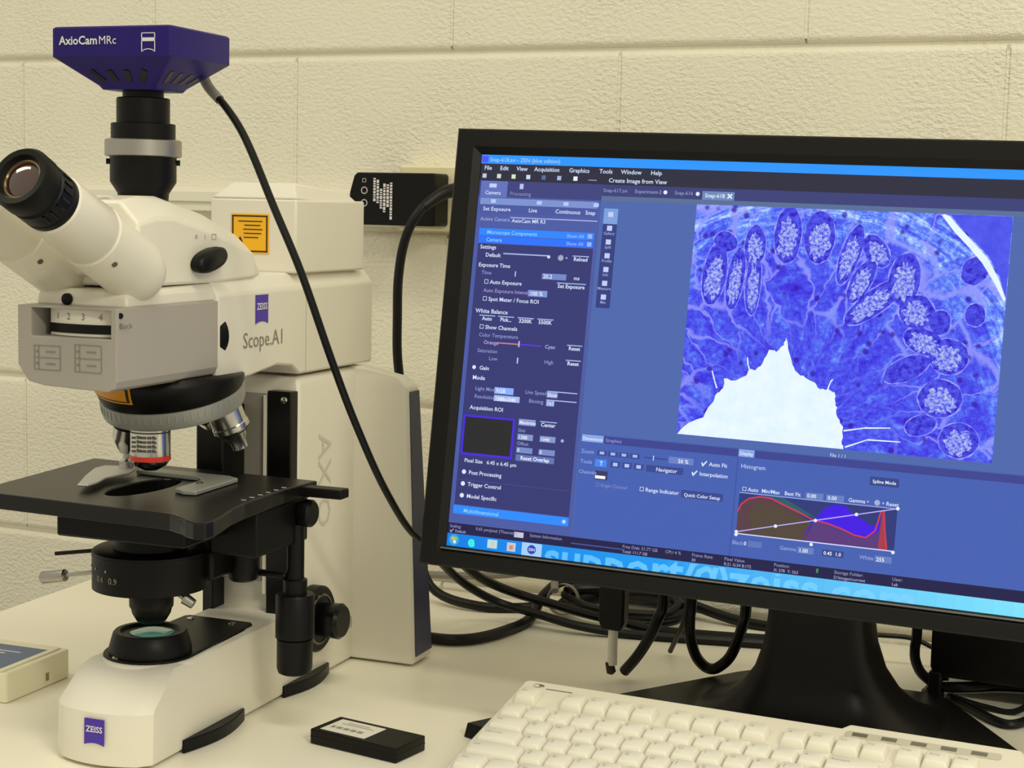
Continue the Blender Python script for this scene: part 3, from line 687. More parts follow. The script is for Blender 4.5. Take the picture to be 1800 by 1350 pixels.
# left tool panel
R(0, 79, 398, 1052, '4D5CA4', 2); R(0, 79, 398, 48, '40447E', 3); R(6, 80, 88, 50, '6272BC', 4)
R(34, 88, 24, 12, 'C0D0FF', 5); T(22, 121, 'Camera', 16, L=5); R(134, 86, 12, 16, 'B8C4F0', 5); T(104, 122, 'Processing', 16, '8088B8', 5)
R(8, 132, 380, 26, '7D93D0', 3); R(8, 152, 380, 26, '4A58A0', 4)
for x_, s_ in ((20, 'Set Exposure'), (170, 'Live'), (256, 'Continuous'), (352, 'Snap')):
    T(x_, 171, s_, 17, L=6); R(x_+24, 136, 16, 11, 'B6CBFF', 5)
T(14, 202, 'Active Camera', 16, '9AA6DC', 5); R(112, 188, 280, 3, 'A8B8E8', 5); T(118, 204, 'AxioCam MR R3', 16, L=5)
R(14, 225, 372, 22, '2F86FF', 4); R(14, 249, 372, 21, '2C74FF', 4)
T(40, 242, 'Microscope Components', 16, '8CD0FF', 6); T(40, 265, 'Camera', 16, '8CD0FF', 6)
T(300, 242, 'Show All', 15, '9AB4FF', 6); T(300, 265, 'Show All', 15, '9AB4FF', 6); R(366, 229, 14, 13, '9AB4FF', 6); R(366, 253, 14, 13, '9AB4FF', 6)
R(14, 272, 372, 800, '373A74', 4)
W_ = 'DCE6FF'; D_ = '8C92C8'
def B(x, y, w, h=20, c='AFC6F4'): R(x, y, w, h, c, 5)
def btn(x, y, s, w):  R(x, y-16, w, 3, 'A8B8E8', 5); T(x+w/2, y, s, 16, 'D8E6FF', 6, 'C', 0.02)
T(22, 288, 'Settings', 17, W_, 6); T(42, 312, 'Default', 17, W_, 6); R(100, 298, 150, 4, 'A0B4E8', 5); DOT(248, 303, 5, 'D8E4FF'); T(276, 310, '\u2699 \u25be', 17, W_, 6); btn(324, 311, 'Reload', 52)
T(22, 343, 'Exposure Time', 17, W_, 6); T(34, 366, 'Time', 16, D_, 6); R(144, 352, 3, 16, 'C8D4FF', 5); B(232, 353, 78, 18, '7488C8'); T(236, 368, '20.2', 17, 'E8F0FF', 6); T(334, 368, 'ms', 16, W_, 6)
T(46, 394, '\u2610 Auto Exposure', 17, W_, 6); btn(282, 394, 'Set Exposure', 92); T(46, 420, 'Auto Exposure Intensity', 16, 'A48FC8', 6); B(192, 406, 62, 19, '8298D4'); T(198, 422, '100 %', 17, 'E8F0FF', 6)
T(46, 446, '\u2610 Spot Meter / Focus ROI', 17, W_, 6)
T(26, 484, 'White Balance', 18, W_, 6)
for x_, s_ in ((40, 'Auto'), (102, 'Pick...'), (166, '3200K'), (230, '5500K')): btn(x_, 506, s_, 52)
T(44, 532, '\u2610 Show Channels', 17, W_, 6); T(44, 556, 'Color Temperature', 16, D_, 6); T(62, 578, 'Orange', 16, 'B0A8D8', 6)
R(106, 570, 72, 4, 'C08088', 5); R(178, 570, 72, 4, '5A38E0', 5); R(176, 562, 4, 18, 'C8C8E8', 6); T(262, 578, 'Cyan', 16, 'A8B0E0', 6); btn(332, 578, 'Reset', 48)
T(44, 604, 'Saturation', 16, D_, 6); T(84, 626, 'Low', 16, D_, 6); R(176, 612, 4, 18, 'C8C8E8', 6); T(264, 624, 'High', 16, D_, 6); btn(332, 623, 'Reset', 48)
DOT(38, 651, 6, 'E0E8FF'); T(56, 657, 'Gain', 17, W_, 6); T(36, 688, 'Mode', 18, W_, 6)
T(48, 720, 'Light Mode', 16, D_, 6); B(112, 706, 62, 20, '8CB0FF'); T(116, 722, 'RGB', 17, 'F0F6FF', 6); T(212, 718, 'Live Speed', 16, D_, 6); B(282, 706, 34, 18, '8CA0D8'); R(282, 704, 96, 3, 'B0BEEC', 5); T(284, 721, 'Slow', 16, 'E8F0FF', 6)
T(48, 744, 'Resolution', 16, D_, 6); B(112, 730, 84, 18, 'A8BCF0'); T(116, 746, '1388x1040', 15, 'F4F8FF', 6); T(226, 744, 'Binning', 16, D_, 6); B(282, 732, 26, 18, '8CA0D8'); R(282, 730, 96, 3, 'B0BEEC', 5); T(284, 746, '1x1', 16, 'E8F0FF', 6)
T(36, 779, 'Acquisition ROI', 17, W_, 6)
R(18, 797, 170, 122, '4A2CE0', 5); R(25, 803, 156, 109, '2A2A2C', 6)
B(200, 795, 54, 19, '8E9CD0'); T(202, 810, 'Maximize', 14, 'EAF0FF', 6); btn(268, 812, 'Center', 54); T(200, 834, 'Size', 15, D_, 6); B(200, 840, 50, 18, '8498CC'); T(202, 855, '1388', 15, 'EAF0FF', 6); B(272, 840, 50, 18, '8498CC'); T(274, 855, '1040', 15, 'EAF0FF', 6); DOT(344, 849, 5, 'A8B4E8')
T(200, 874, 'Offset', 15, D_, 6); B(200, 880, 52, 17, '7C8CC8'); B(272, 880, 52, 17, '7C8CC8'); T(203, 894, '0', 15, 'EAF0FF', 6); T(275, 894, '0', 15, 'EAF0FF', 6); B(200, 902, 124, 19, '6474B4'); T(262, 917, 'Reset Overlap', 16, 'EAF0FF', 6, 'C', 0.02)
T(34, 941, 'Pixel Size   6.45 x 6.45 \u00b5m', 16, W_, 6)
for y_, s_ in ((977, 'Post Processing'), (1013, 'Trigger Control'), (1049, 'Model Specific')):
    DOT(36, y_-6, 7, 'E0E8FF'); T(52, y_, s_, 17, W_, 6)
R(20, 995, 360, 1, '5058A0', 5)
R(12, 1074, 374, 26, '2F8CFF', 5); T(46, 1094, 'Multidimensional', 17, '8CD0FF', 6); DOT(372, 1087, 6, 'B8D8FF', 6)
# document tabs and vertical tool bar
T(402, 101, 'Snap-617.zvi', 15, '8C94C0', 3); T(500, 101, 'Experiment-2', 15, '8C94C0', 3); DOT(594, 96, 6, 'E8ECFF'); T(622, 101, 'Snap-616', 15, '8C94C0', 3); DOT(692, 97, 6, 'E8ECFF')
R(706, 88, 95, 25, '7088BC', 3); T(714, 106, 'Snap-618 \u2716', 16, 'E0F0FF', 4)
R(410, 150, 44, 296, '36407E', 2); R(410, 150, 44, 46, '7CA0E0', 3)
for k, s_ in enumerate(('2D', 'Gallery', 'Split', 'Profile', 'Info', 'Measure', 'Mix')):
    y_ = 160 + k*41; R(424, y_, 16, 15, 'C0D0F8', 4); T(432, y_+27, s_, 12, '98A4DC', 4, 'C')
# bottom docks
R(402, 823, 480, 22, '3E4590', 2); R(882, 823, 1038, 22, '3E4590', 2); R(404, 823, 68, 21, '8CA8E8', 3); T(408, 839, 'Dimensions', 13, 'E4EEFF', 4); T(478, 839, 'Graphics', 14, '8C98D4', 3)
R(880, 823, 46, 21, '8CA8E8', 3); T(884, 839, 'Display', 13, 'E4EEFF', 4); R(878, 823, 3, 320, '3C53A0', 2); T(1140, 820, 'File 1 / 1', 13, 'C0CCE8', 3)
T(406, 878, 'Zoom', 16, '94A4E0', 3); T(406, 908, 'Tools', 16, '94A4E0', 3); T(404, 938, 'Channels', 15, '94A4E0', 3)
for k in range(4): R(456+k*34, 866, 30, 15, '3C4A92', 2); R(464+k*34, 869, 14, 8, 'A8BCF0', 3)
R(600, 872, 70, 3, '30408C', 2); R(628, 866, 3, 14, 'C8D4FF', 3); R(676, 864, 74, 19, '6C82C8', 2); T(704, 880, '50 %', 16, 'F0F4FF', 3); T(772, 880, '\u2714 Auto Fit', 16, W_, 3)
R(452, 892, 36, 22, '4A88F0', 2); T(466, 910, 'T', 18, 'D8F0FF', 3)
for k in range(3): R(500+k*36, 894, 30, 18, '3C4A92', 2); R(508+k*36, 898, 14, 10, 'B4C8F4', 3)
R(610, 894, 112, 20, '3A4890', 2); T(640, 910, 'Navigator', 16, 'D8E4FF', 3); T(746, 910, '\u2714 Interpolation', 16, W_, 3)
R(454, 926, 40, 26, '3A3860', 2); R(456, 940, 32, 9, 'F4F8FF', 3)
T(460, 972, '\u2610 Single Channel', 14, '7C88C8', 3); T(596, 972, '\u2610 Range Indicator', 16, W_, 3); R(722, 956, 124, 22, '3A4890', 2); T(784, 974, 'Quick Color Setup', 14, 'E4EEFF', 3, 'C')
T(890, 876, 'Histogram', 17, 'B4C4F0', 3); R(1256, 864, 80, 24, '36468C', 2); T(1296, 881, 'Spline Mode', 13, 'E8F0FF', 3, 'C')
T(900, 940, '\u2610 Auto', 15, W_, 3); T(956, 940, 'Min/Max', 15, W_, 3); T(1022, 940, 'Best Fit', 15, W_, 3)
for x_, s_ in ((1082, '0.00'), (1140, '0.00')): R(x_, 926, 50, 18, '6880C0', 2); T(x_+4, 940, s_, 15, 'F0F4FF', 3)
T(1202, 940, 'Gamma \u25be', 15, W_, 3); T(1272, 940, '\u2699 \u25be', 15, W_, 3); T(1306, 940, 'Reset', 15, W_, 3)
R(893, 946, 445, 117, '2F3A7A', 2)
POLY([(893, 1063), (893, 1000), (901, 979), (921, 961), (954, 952), (1000, 956), (1062, 984), (1100, 1010), (1100, 1063)], '5A3F48', 3)
POLY([(950, 952), (1019, 948), (1120, 995), (1060, 985), (1000, 957)], '2C5C6C', 3)
POLY([(940, 1063), (925, 1000), (954, 970), (1010, 975), (1105, 1012), (1082, 1063)], '54463A', 4)
POLY([(1082, 1062), (1095, 1028), (1119, 993), (1138, 965), (1168, 951), (1195, 953), (1217, 972), (1245, 985), (1267, 998), (1283, 1000), (1294, 970), (1294, 1010), (1283, 1020), (1259, 1035), (1228, 1031), (1190, 1017), (1147, 1006), (1112, 1004)], '4418E4', 5)
POLY([(1092, 1062), (1112, 1004), (1147, 1006), (1190, 1017), (1228, 1031), (1259, 1035), (1283, 1014), (1294, 962), (1302, 953), (1309, 1009), (1318, 1061)], '5A3A7C', 4)
POLY([(1294, 1062), (1298, 962), (1303, 955), (1309, 1009), (1318, 1062)], 'A83A4C', 6)
hp = [(893, 1000), (901, 979), (921, 961), (954, 952), (986, 954), (1020, 967), (1065, 983), (1109, 1001), (1147, 1006), (1190, 1017), (1228, 1031), (1259, 1034), (1283, 1012), (1294, 959), (1302, 953), (1309, 1009), (1318, 1060)]
for a_, b_ in zip(hp, hp[1:]): LINE(a_[0], a_[1], b_[0], b_[1], 4, 'D03C50', 7)
LINE(894, 1058, 1339, 945, 3, 'B8B0F8', 8); LINE(893, 946, 1338, 946, 2.5, '9CA8E8', 7); LINE(893, 1063, 1338, 1063, 3, 'D8DCFF', 7)
for x_, y_ in ((894, 1058), (1005, 1030), (1116, 1002), (1228, 973), (1339, 945), (1336, 1066), (1110, 1070), (894, 1066)): DOT(x_, y_, 5, 'E8ECFF', 9)
T(884, 1094, 'Black', 15, '94A4E0', 3); T(918, 1094, '0', 15, 'F0F4FF', 3); R(930, 1080, 40, 17, '6076BC', 2)
T(1022, 1094, 'Gamma', 15, '94A4E0', 3); R(1072, 1080, 46, 18, '6880C0', 2); T(1076, 1095, '1.00', 15, 'F0F4FF', 3); R(1142, 1080, 60, 18, '36468C', 2); T(1146, 1094, '0.45  1.0', 14, 'F0F4FF', 3)
T(1246, 1094, 'White', 15, '94A4E0', 3); R(1288, 1080, 46, 18, '6880C0', 2); T(1292, 1095, '255', 15, 'F0F4FF', 3)
# status bar and task bar
R(0, 1129, 1920, 32, '22204A', 3)
for x_, a_, b_ in ((6, 'Scaling:', '\u2714 Default'), (92, '0.65 \u00b5m/pixel (Theoretic)', ''), (268, 'System Information', ''), (560, 'Free Disk: 31.77 GB', 'Total: 111.7 GB'), (690, 'CPU 4 %', ''), (770, 'Frame Rate:', '30'), (866, 'Pixel Value:', 'R:21 G:34 B:172'), (1010, 'Position:', 'X: 278  Y: 563'), (1180, 'Storage Folder:', 'D:\\images\\current'), (1340, 'User:', 'Lab')):
    T(x_, 1143, a_, 13, '8C8CB8', 5); T(x_, 1157, b_, 12, 'A0A0C8', 5)
R(218, 1134, 30, 16, 'C8C8E0', 5); R(400, 1146, 160, 3, '4C5CA8', 5); R(1130, 1135, 6, 12, '4A8C58', 5)
R(0, 1161, 700, 39, '0C7FE6', 3, '1E9CF4'); R(700, 1161, 1220, 39, '1E9CF4', 3, '8CF0FF')
DOT(24, 1180, 17, '3CA8D8', 5); DOT(20, 1176, 6, 'E8B050', 6); DOT(29, 1176, 5, '90D060', 6); DOT(26, 1186, 5, 'E8F0F8', 6)
T(70, 1194, 'e', 46, '40F0E8', 5, 'L', 0.04); R(134, 1166, 32, 26, 'B8DCE8', 5); R(146, 1172, 10, 16, 'D8D0A0', 6); R(198, 1168, 28, 26, 'C8C8D8', 5); R(206, 1176, 12, 12, 'D09060', 6)
R(246, 1162, 64, 38, 'A8D0F8', 5); DOT(278, 1181, 14, '3048B8', 6); T(278, 1185, 'ZEN', 11, 'E0ECFF', 7, 'C')
# large lettering shining through the task bar, cut off by the lower screen edge
big = G(); put_text(big, 'support@zeiss.com', (318, -1240, 0), (1, 0, 0), (0, 1, 0), 136, 'L', 0.02)
bm = bmesh.new(); me_ = bpy.data.meshes.new('t'); me_.from_pydata(big.v, [], big.f); bm.from_mesh(me_); bpy.data.meshes.remove(me_)
for co_, no_ in (((0, -1200, 0), (0, -1, 0)), ((0, -1164, 0), (0, 1, 0))):
    bmesh.ops.bisect_plane(bm, geom=bm.verts[:]+bm.edges[:]+bm.faces[:], plane_co=co_, plane_no=no_, clear_outer=True)
bm.verts.index_update()
for fc in bm.faces:
    ps = [v.co for v in fc.verts]; xc = sum(p.x for p in ps)/len(ps); t_ = min(1, max(0, (xc-316)/1100))
    a_, b_ = hexc('5CBEFF'), hexc('7CD4FF')
    ui.add([S(p.x, -p.y, 4.5) for p in ps], [tuple(range(len(ps)))], tuple(p+(q-p)*t_ for p, q in zip(a_, b_)))
bm.free()
disp = obj('display', ui, M_ui, mon, smooth=0, colors=True); panel(disp)

# ---- tissue picture on the screen (flat print: one mesh, several lit materials)
def lit_nodes(name):
    m = bpy.data.materials.new(name); m.use_nodes = True; nt = m.node_tree; b = nt.nodes['Principled BSDF']
    b.inputs['Base Color'].default_value = (0.004, 0.004, 0.006, 1); b.inputs['Specular IOR Level'].default_value = 0.15; b.inputs['Emission Strength'].default_value = 1.0
    uvn = nt.nodes.new('ShaderNodeUVMap')
    return m, nt, nt.nodes, nt.links, b, uvn
def tissue_mat():
    m, nt, N, L, b, uvn = lit_nodes('lit_tissue')
    sep = N.new('ShaderNodeSeparateXYZ'); L.new(uvn.outputs[0], sep.inputs[0])
    def mth(op, a, b_=None, clamp=False):
        n = N.new('ShaderNodeMath'); n.operation = op; n.use_clamp = clamp
        for i, v in enumerate((a, b_)):
            if v is None: continue
            if isinstance(v, (int, float)): n.inputs[i].default_value = v
            else: L.new(v, n.inputs[i])
        return n.outputs[0]
    def rng(v, a, b_, c, d):
        n = N.new('ShaderNodeMapRange'); L.new(v, n.inputs['Value'])
        for k, x in (('From Min', a), ('From Max', b_), ('To Min', c), ('To Max', d)): n.inputs[k].default_value = x
        return n.outputs[0]
    def noise(vec, sc_, det, rough=0.6, dist=0.0):
        n = N.new('ShaderNodeTexNoise'); n.inputs['Scale'].default_value = sc_; n.inputs['Detail'].default_value = det; n.inputs['Roughness'].default_value = rough; n.inputs['Distortion'].default_value = dist
        L.new(vec, n.inputs['Vector']); return n.outputs['Fac']
    def comb(x, y):
        c = N.new('ShaderNodeCombineXYZ'); L.new(x, c.inputs[0]); L.new(y, c.inputs[1]); return c.outputs[0]
    def mix(f, a, col):
        mx = N.new('ShaderNodeMix'); mx.data_type = 'RGBA'; L.new(f, mx.inputs[0]); L.new(a, mx.inputs[6]); mx.inputs[7].default_value = lin(col) + (1,); return mx.outputs[2]
    dx = mth('SUBTRACT', sep.outputs[0], 10.4); dy = mth('SUBTRACT', sep.outputs[1], 7.6)
    ang = mth('ARCTAN2', dy, dx); rad = mth('SQRT', mth('ADD', mth('MULTIPLY', dx, dx), mth('MULTIPLY', dy, dy)))
    w1 = noise(uvn.outputs[0], 0.9, 3); wob = mth('MULTIPLY', mth('SUBTRACT', w1, 0.5), 1.6)
    pol = comb(mth('ADD', mth('MULTIPLY', ang, 4.5), wob), mth('MULTIPLY', rad, 0.7))
    st = noise(pol, 2.0, 7, 0.7, 0.5)
    fine = noise(uvn.outputs[0], 7.0, 5, 0.7)
    tang = noise(comb(mth('MULTIPLY', ang, 2.0), mth('ADD', mth('MULTIPLY', rad, 5.0), wob)), 1.2, 6, 0.7)
    edge = mth('MULTIPLY', rng(rad, 4.7, 6.2, 0.0, 1.0), 1.0)
    s_ = mth('ADD', mth('MULTIPLY', st, 0.60), mth('MULTIPLY', fine, 0.40))
    s_ = mth('ADD', s_, mth('MULTIPLY', edge, mth('ADD', mth('MULTIPLY', mth('SUBTRACT', tang, 0.42), 0.75), 0.05)))
    cr = N.new('ShaderNodeValToRGB'); e = cr.color_ramp.elements
    e[0].position = 0.34; e[0].color = lin((50, 18, 200)) + (1,); e[1].position = 0.74; e[1].color = lin((196, 222, 255)) + (1,)
    for p_, c_ in ((0.43, (62, 52, 226)), (0.51, (74, 82, 238)), (0.58, (88, 116, 246)), (0.65, (120, 160, 252))):
        q = e.new(p_); q.color = lin(c_) + (1,)
    L.new(s_, cr.inputs[0]); colr = cr.outputs[0]
    ve = N.new('ShaderNodeTexVoronoi'); ve.feature = 'DISTANCE_TO_EDGE'; ve.inputs['Scale'].default_value = 1.0
    L.new(comb(mth('ADD', mth('MULTIPLY', ang, 5.5), wob), mth('MULTIPLY', rad, 0.62)), ve.inputs['Vector'])
    ln = rng(ve.outputs['Distance'], 0.012, 0.05, 0.8, 0.0)
    colr = mix(mth('MULTIPLY', ln, rng(rad, 2.6, 3.6, 0.15, 1.0), True), colr, (148, 152, 252))
    vo = N.new('ShaderNodeTexVoronoi'); vo.inputs['Scale'].default_value = 3.0; L.new(uvn.outputs[0], vo.inputs['Vector'])
    msk = rng(vo.outputs['Distance'], 0.17, 0.32, 0.85, 0.0)
    keep = mth('GREATER_THAN', mth('FRACT', mth('MULTIPLY', vo.outputs['Color'], 7.3)), 0.52)
    colr = mix(mth('MULTIPLY', msk, keep, True), colr, (52, 8, 172))
    L.new(colr, b.inputs['Emission Color'])
    return m
def speckle_mat(name, c0, c1, scale, lo, hi):
    m, nt, N, L, b, uvn = lit_nodes(name)
    n1 = N.new('ShaderNodeTexNoise'); n1.inputs['Scale'].default_value = scale; n1.inputs['Detail'].default_value = 4; n1.inputs['Roughness'].default_value = 0.7
    L.new(uvn.outputs[0], n1.inputs['Vector']); cr = N.new('ShaderNodeValToRGB'); e = cr.color_ramp.elements
    e[0].position = lo; e[0].color = lin(c0) + (1,); e[1].position = hi; e[1].color = lin(c1) + (1,); L.new(n1.outputs['Fac'], cr.inputs[0])
    L.new(cr.outputs[0], b.inputs['Emission Color'])
    return m
glands = [(788,232,38,31,20,0),(875,240,33,62,0,1),(967,205,41,86,0,1),(1058,206,46,78,0,1),(1148,252,30,90,15,1),(1220,239,34,54,-35,1),(1303,312,46,76,5,1),(1344,401,52,49,20,1),(1409,426,31,37,0,0),(1439,518,56,52,10,1),(1369,482,60,38,20,1),(1426,634,62,55,0,1),(763,327,38,92,5,1),(826,337,28,92,5,1),(879,350,25,92,0,1),(1185,325,31,70,25,1),(1484,744,56,50,0,1),(1489,280,37,44,30,0),(1226,381,36,100,50,1),(1330,560,70,34,-28,2),(1500,400,30,34,0,0),(1380,712,46,30,-20,2)]
def ell(x, y, a, b_, r, k, jit=0.06, n=26, sy=0.0):
    out = []; c_, s_ = math.cos(math.radians(r)), math.sin(math.radians(r))
    for i in range(n):
        t = 2*PI*i/n; q = k*(1 + jit*(rnd.random()*2-1)); px, py = a*q*math.cos(t), b_*q*math.sin(t) + sy
        xx, yy = x + px*c_ - py*s_, y + px*s_ + py*c_
        out.append((min(1576, max(693, xx)), min(796, max(128, yy))))
    return out[::-1]
lum = [(695,796),(725,762),(768,742),(792,697),(803,668),(818,654),(818,626),(853,629),(883,612),(893,593),(908,595),(927,573),(942,534),(963,539),(984,517),(987,496),(997,530),(1012,571),(1030,594),(1052,605),(1080,617),(1098,635),(1120,632),(1138,640),(1143,668),(1147,689),(1152,709),(1170,734),(1169,777),(1176,796)]
jl = [lum[0]]
for p, q in zip(lum, lum[1:]):
    for k_ in (0.33, 0.66):
        jl.append((p[0]+(q[0]-p[0])*k_ + rnd.uniform(-3, 3), p[1]+(q[1]-p[1])*k_ + rnd.uniform(-3, 3)))
    jl.append(q)
jl = [(min(1576, max(693, x)), min(796.5, y)) for x, y in jl]
stk = [(1392, 128), (1406, 140), (1431, 168), (1474, 210), (1513, 250), (1547, 302), (1574, 356)]
wd_ = [5, 8, 9, 9, 10, 8, 4]
up_ = [(x+w*0.7, y-w*0.7) for (x, y), w in zip(stk, wd_)]; dn_ = [(x-w*0.7, y+w*0.7) for (x, y), w in zip(stk, wd_)]
cl = lambda P_: [(min(1576, x), max(128, y)) for x, y in P_]
pieces = [(0, 3.0, [(692, 797), (1577, 797), (1577, 127), (692, 127)])]
for k_, (x, y, a, b_, r, kd) in enumerate(glands):
    lo_ = 0.1*(k_ % 8)
    pieces.append((1, 4.0+lo_*0.5, ell(x, y, a, b_, r, 1.0, 0.04)))
    pieces.append((2, 5.0+lo_*0.5, ell(x, y, a-3, b_-3, r, 1.0, 0.04)))
    if kd == 1: pieces.append((3, 6.0+lo_*0.5, ell(x, y, a, b_, r, 0.66, 0.22, 40, b_*0.12)))
pieces.append((4, 7.4, jl[::-1])); pieces.append((4, 7.4, cl(dn_) + cl(up_)[::-1])); pieces.append((5, 6.8, cl([(x+3, y-3) for x, y in up_]) + [(1576, 128)]))
for pts in ([(1172, 745), (1230, 732), (1300, 726)], [(1180, 790), (1240, 764), (1330, 762)], [(800, 655), (790, 630), (782, 606)], [(893, 600), (884, 578), (882, 560)], [(1118, 634), (1124, 612), (1130, 604)]):
    for p, q in zip(pts, pts[1:]):
        d = Vector((q[0]-p[0], q[1]-p[1])).normalized(); nx, ny = -d.y*2.2, d.x*2.2
        pieces.append((4, 7.6, [(p[0]+nx, p[1]+ny), (q[0]+nx*0.6, q[1]+ny*0.6), (q[0]-nx*0.6, q[1]-ny*0.6), (p[0]-nx, p[1]-ny)]))
g = G(); uvs = []; mi = []
for k_, L_, p in pieces:
    g.add([S(x, y, L_) for x, y in p], [tuple(range(len(p)))]); uvs += p; mi.append(k_)
me = bpy.data.meshes.new('tissue_picture'); me.from_pydata(g.v, [], g.f)
for m_ in (tissue_mat(), speckle_mat('gland_rim', (112, 116, 246), (170, 178, 255), 4, 0.4, 0.65), speckle_mat('gland_body', (46, 18, 196), (82, 90, 240), 6.0, 0.38, 0.62),
           speckle_mat('gland_core', (64, 66, 230), (216, 234, 255), 11, 0.40, 0.72), speckle_mat('bright_gap', (222, 242, 255), (240, 252, 255), 2, 0.3, 0.7), speckle_mat('plain_tissue', (66, 66, 230), (86, 98, 240), 1.5, 0.3, 0.7)):
    me.materials.append(m_)
me.polygons.foreach_set('material_index', mi)
ul = me.uv_layers.new(name='UVMap')
for lp in me.loops: x, y = uvs[lp.vertex_index]; ul.data[lp.index].uv = (x/100, y/100)
obj('tissue_picture', me, None, disp)

# ================================================================== keyboard
KA = Vector((0.9153, -0.4610, 0.0500)); ky = math.radians(-1.28); kt = math.radians(12)
K1 = Vector((math.cos(ky), math.sin(ky), 0)); kfr = Vector((math.sin(ky), -math.cos(ky), 0))
K2 = kfr*math.cos(kt) - Vector((0, 0, 1))*math.sin(kt); K3 = K1.cross(-K2)
kb = thing('keyboard', 'ivory computer keyboard propped up in front of the monitor', 'keyboard', (1.14, -0.54, 0), ky)
KM = Matrix.Identity(4)
for i in range(3):
    KM[i][0] = K1[i]; KM[i][1] = -K2[i]; KM[i][2] = K3[i]; KM[i][3] = KA[i]
KM = (Matrix.Translation((1.14, -0.54, 0)) @ Matrix.Rotation(ky, 4, 'Z')).inverted() @ KM
def kpart(o): o.matrix_local = KM; return o
U = 0.02023; KX = 0.0065; KWID = KX + 22.5*U + 0.008; KD = 0.163
outl = [(0.004, -KD), (KWID-0.004, -KD), (KWID, -KD+0.004), (KWID, -0.004), (KWID-0.004, 0.0), (0.405, 0.0), (0.400, 0.0075), (0.272, 0.0075), (0.267, 0.0), (0.004, 0.0), (0.0, -0.004), (0.0, -KD+0.004)]
case = kpart(obj('case', G().prism(outl, 'z', -0.0150, -0.0005), M_kb, kb, bevel=0.002))
for fx in (0.03, KWID-0.06):      # fold-out feet reach down to the bench
    kpart(obj('tilt_foot', G().box(fx, fx+0.03, -0.022, -0.014, -0.0375, -0.0150), M_kb, kb))
kpart(obj('front_rest', G().box(0.02, KWID-0.02, -KD+0.003, -KD+0.008, -0.0175, -0.0150), M_black, kb))
kmesh = {}
def key_mesh(w, h):
    k = (round(w, 4), round(h, 4))
    if k not in kmesh:
        b0 = 0.0006; g = G()
        def q(z, ix, iyf, iyb): return [(x, y, z) for x, y in rrect(-w/2+ix, w/2-ix, -h/2+iyf, h/2-iyb, 0.0016, 2)]
        g.loft([q(0, b0, b0, b0), q(0.0020, b0, b0, b0), q(0.0062, 0.0022, 0.0034, 0.0012), q(0.0068, 0.0028, 0.0040, 0.0018)])
        kmesh[k] = mesh('key', g, M_key, 40)
    return kmesh[k]
def key(x, v, w=1.0, h=1.0, leg=''):
    m_ = key_mesh(w*U, h*0.0206)
    o = obj('key', m_, None, kb); o.matrix_local = KM @ Matrix.Translation((KX + (x+w/2)*U, -v - (h-1)*0.0104, -0.0004))
    if leg:
        t = G(); put_text(t, leg, (-w*U/2+0.0045, 0.0018, 0.00692), (1, 0, 0), (0, 1, 0), 0.0050 if len(leg) == 1 else 0.0034, 'L')
        obj('key_legend', t, M_leg, o, smooth=0)
VF, V1, DV = 0.0330, 0.0620, 0.0208
key(0, VF, leg='Esc')
for i in range(12): key((2, 3, 4, 5, 6.5, 7.5, 8.5, 9.5, 11, 12, 13, 14)[i], VF, leg='F%d' % (i+1))
for i, s_ in enumerate(('PrtSc', 'ScrLk', 'Pause')): key(15.25+i, VF, leg=s_)
for i, s_ in enumerate('`1234567890-='): key(i, V1, leg=s_)
key(13, V1, 2, leg='Backspace')
key(0, V1+DV, 1.5, leg='Tab')
for i, s_ in enumerate('QWERTYUIOP[]'): key(1.5+i, V1+DV, leg=s_)
key(13.5, V1+DV, 1.5, leg='\\')
key(0, V1+2*DV, 1.75, leg='Caps Lock')
for i, s_ in enumerate("ASDFGHJKL;'"): key(1.75+i, V1+2*DV, leg=s_)
key(12.75, V1+2*DV, 2.25, leg='Enter')
key(0, V1+3*DV, 2.25, leg='Shift')
for i, s_ in enumerate('ZXCVBNM,./'): key(2.25+i, V1+3*DV, leg=s_)
key(12.25, V1+3*DV, 2.75, leg='Shift')
xk = 0
for s_, w_ in (('Ctrl', 1.25), ('', 1.25), ('Alt', 1.25), ('', 6.25), ('Alt', 1.25), ('', 1.25), ('', 1.25), ('Ctrl', 1.25)): key(xk, V1+4*DV, w_, leg=s_); xk += w_
for r_i, row in enumerate((('Insert', 'Home', 'PgUp'), ('Delete', 'End', 'PgDn'))):
    for i, s_ in enumerate(row): key(15.25+i, V1+r_i*DV, leg=s_)
key(16.25, V1+3*DV)
for i in range(3): key(15.25+i, V1+4*DV)
for r_i in range(3):
    for i in range(3): key(18.5+i, V1+(r_i+1)*DV, leg=str(7-3*r_i+i))
for i in range(4): key(18.5+i, V1, leg=('Num', '/', '*', '-')[i])
key(21.5, V1+DV, 1, 2, '+'); key(21.5, V1+3*DV, 1, 2); key(18.5, V1+4*DV, 2, leg='0'); key(20.5, V1+4*DV, leg='.')
ledp = kpart(obj('indicator_strip', G().prism(rrect(0.272, 0.388, -0.0135, -0.0045, 0.003, 4), 'z', -0.0008, 0.0003), M_ledd, kb))
for i in range(5):
    obj('indicator_window', G().box(0.2775+i*0.0222, 0.2890+i*0.0222, -0.0116, -0.0064, 0.0003, 0.0006), M_led, ledp, smooth=0)
t = G()
for i in range(14):
    a0 = math.radians(40+i*20); a1 = math.radians(60+i*20)
    p = [(0.0150+0.0042*math.cos(a), -0.0085+0.0026*math.sin(a)) for a in (a0, a1)]
    t.add([(p[0][0], p[0][1], -0.0002), (p[1][0], p[1][1], -0.0002), (p[1][0]*0.995+0.0001, p[1][1]-0.0006, -0.0002), (p[0][0]*0.995+0.0001, p[0][1]-0.0006, -0.0002)], [(0, 1, 2, 3)])
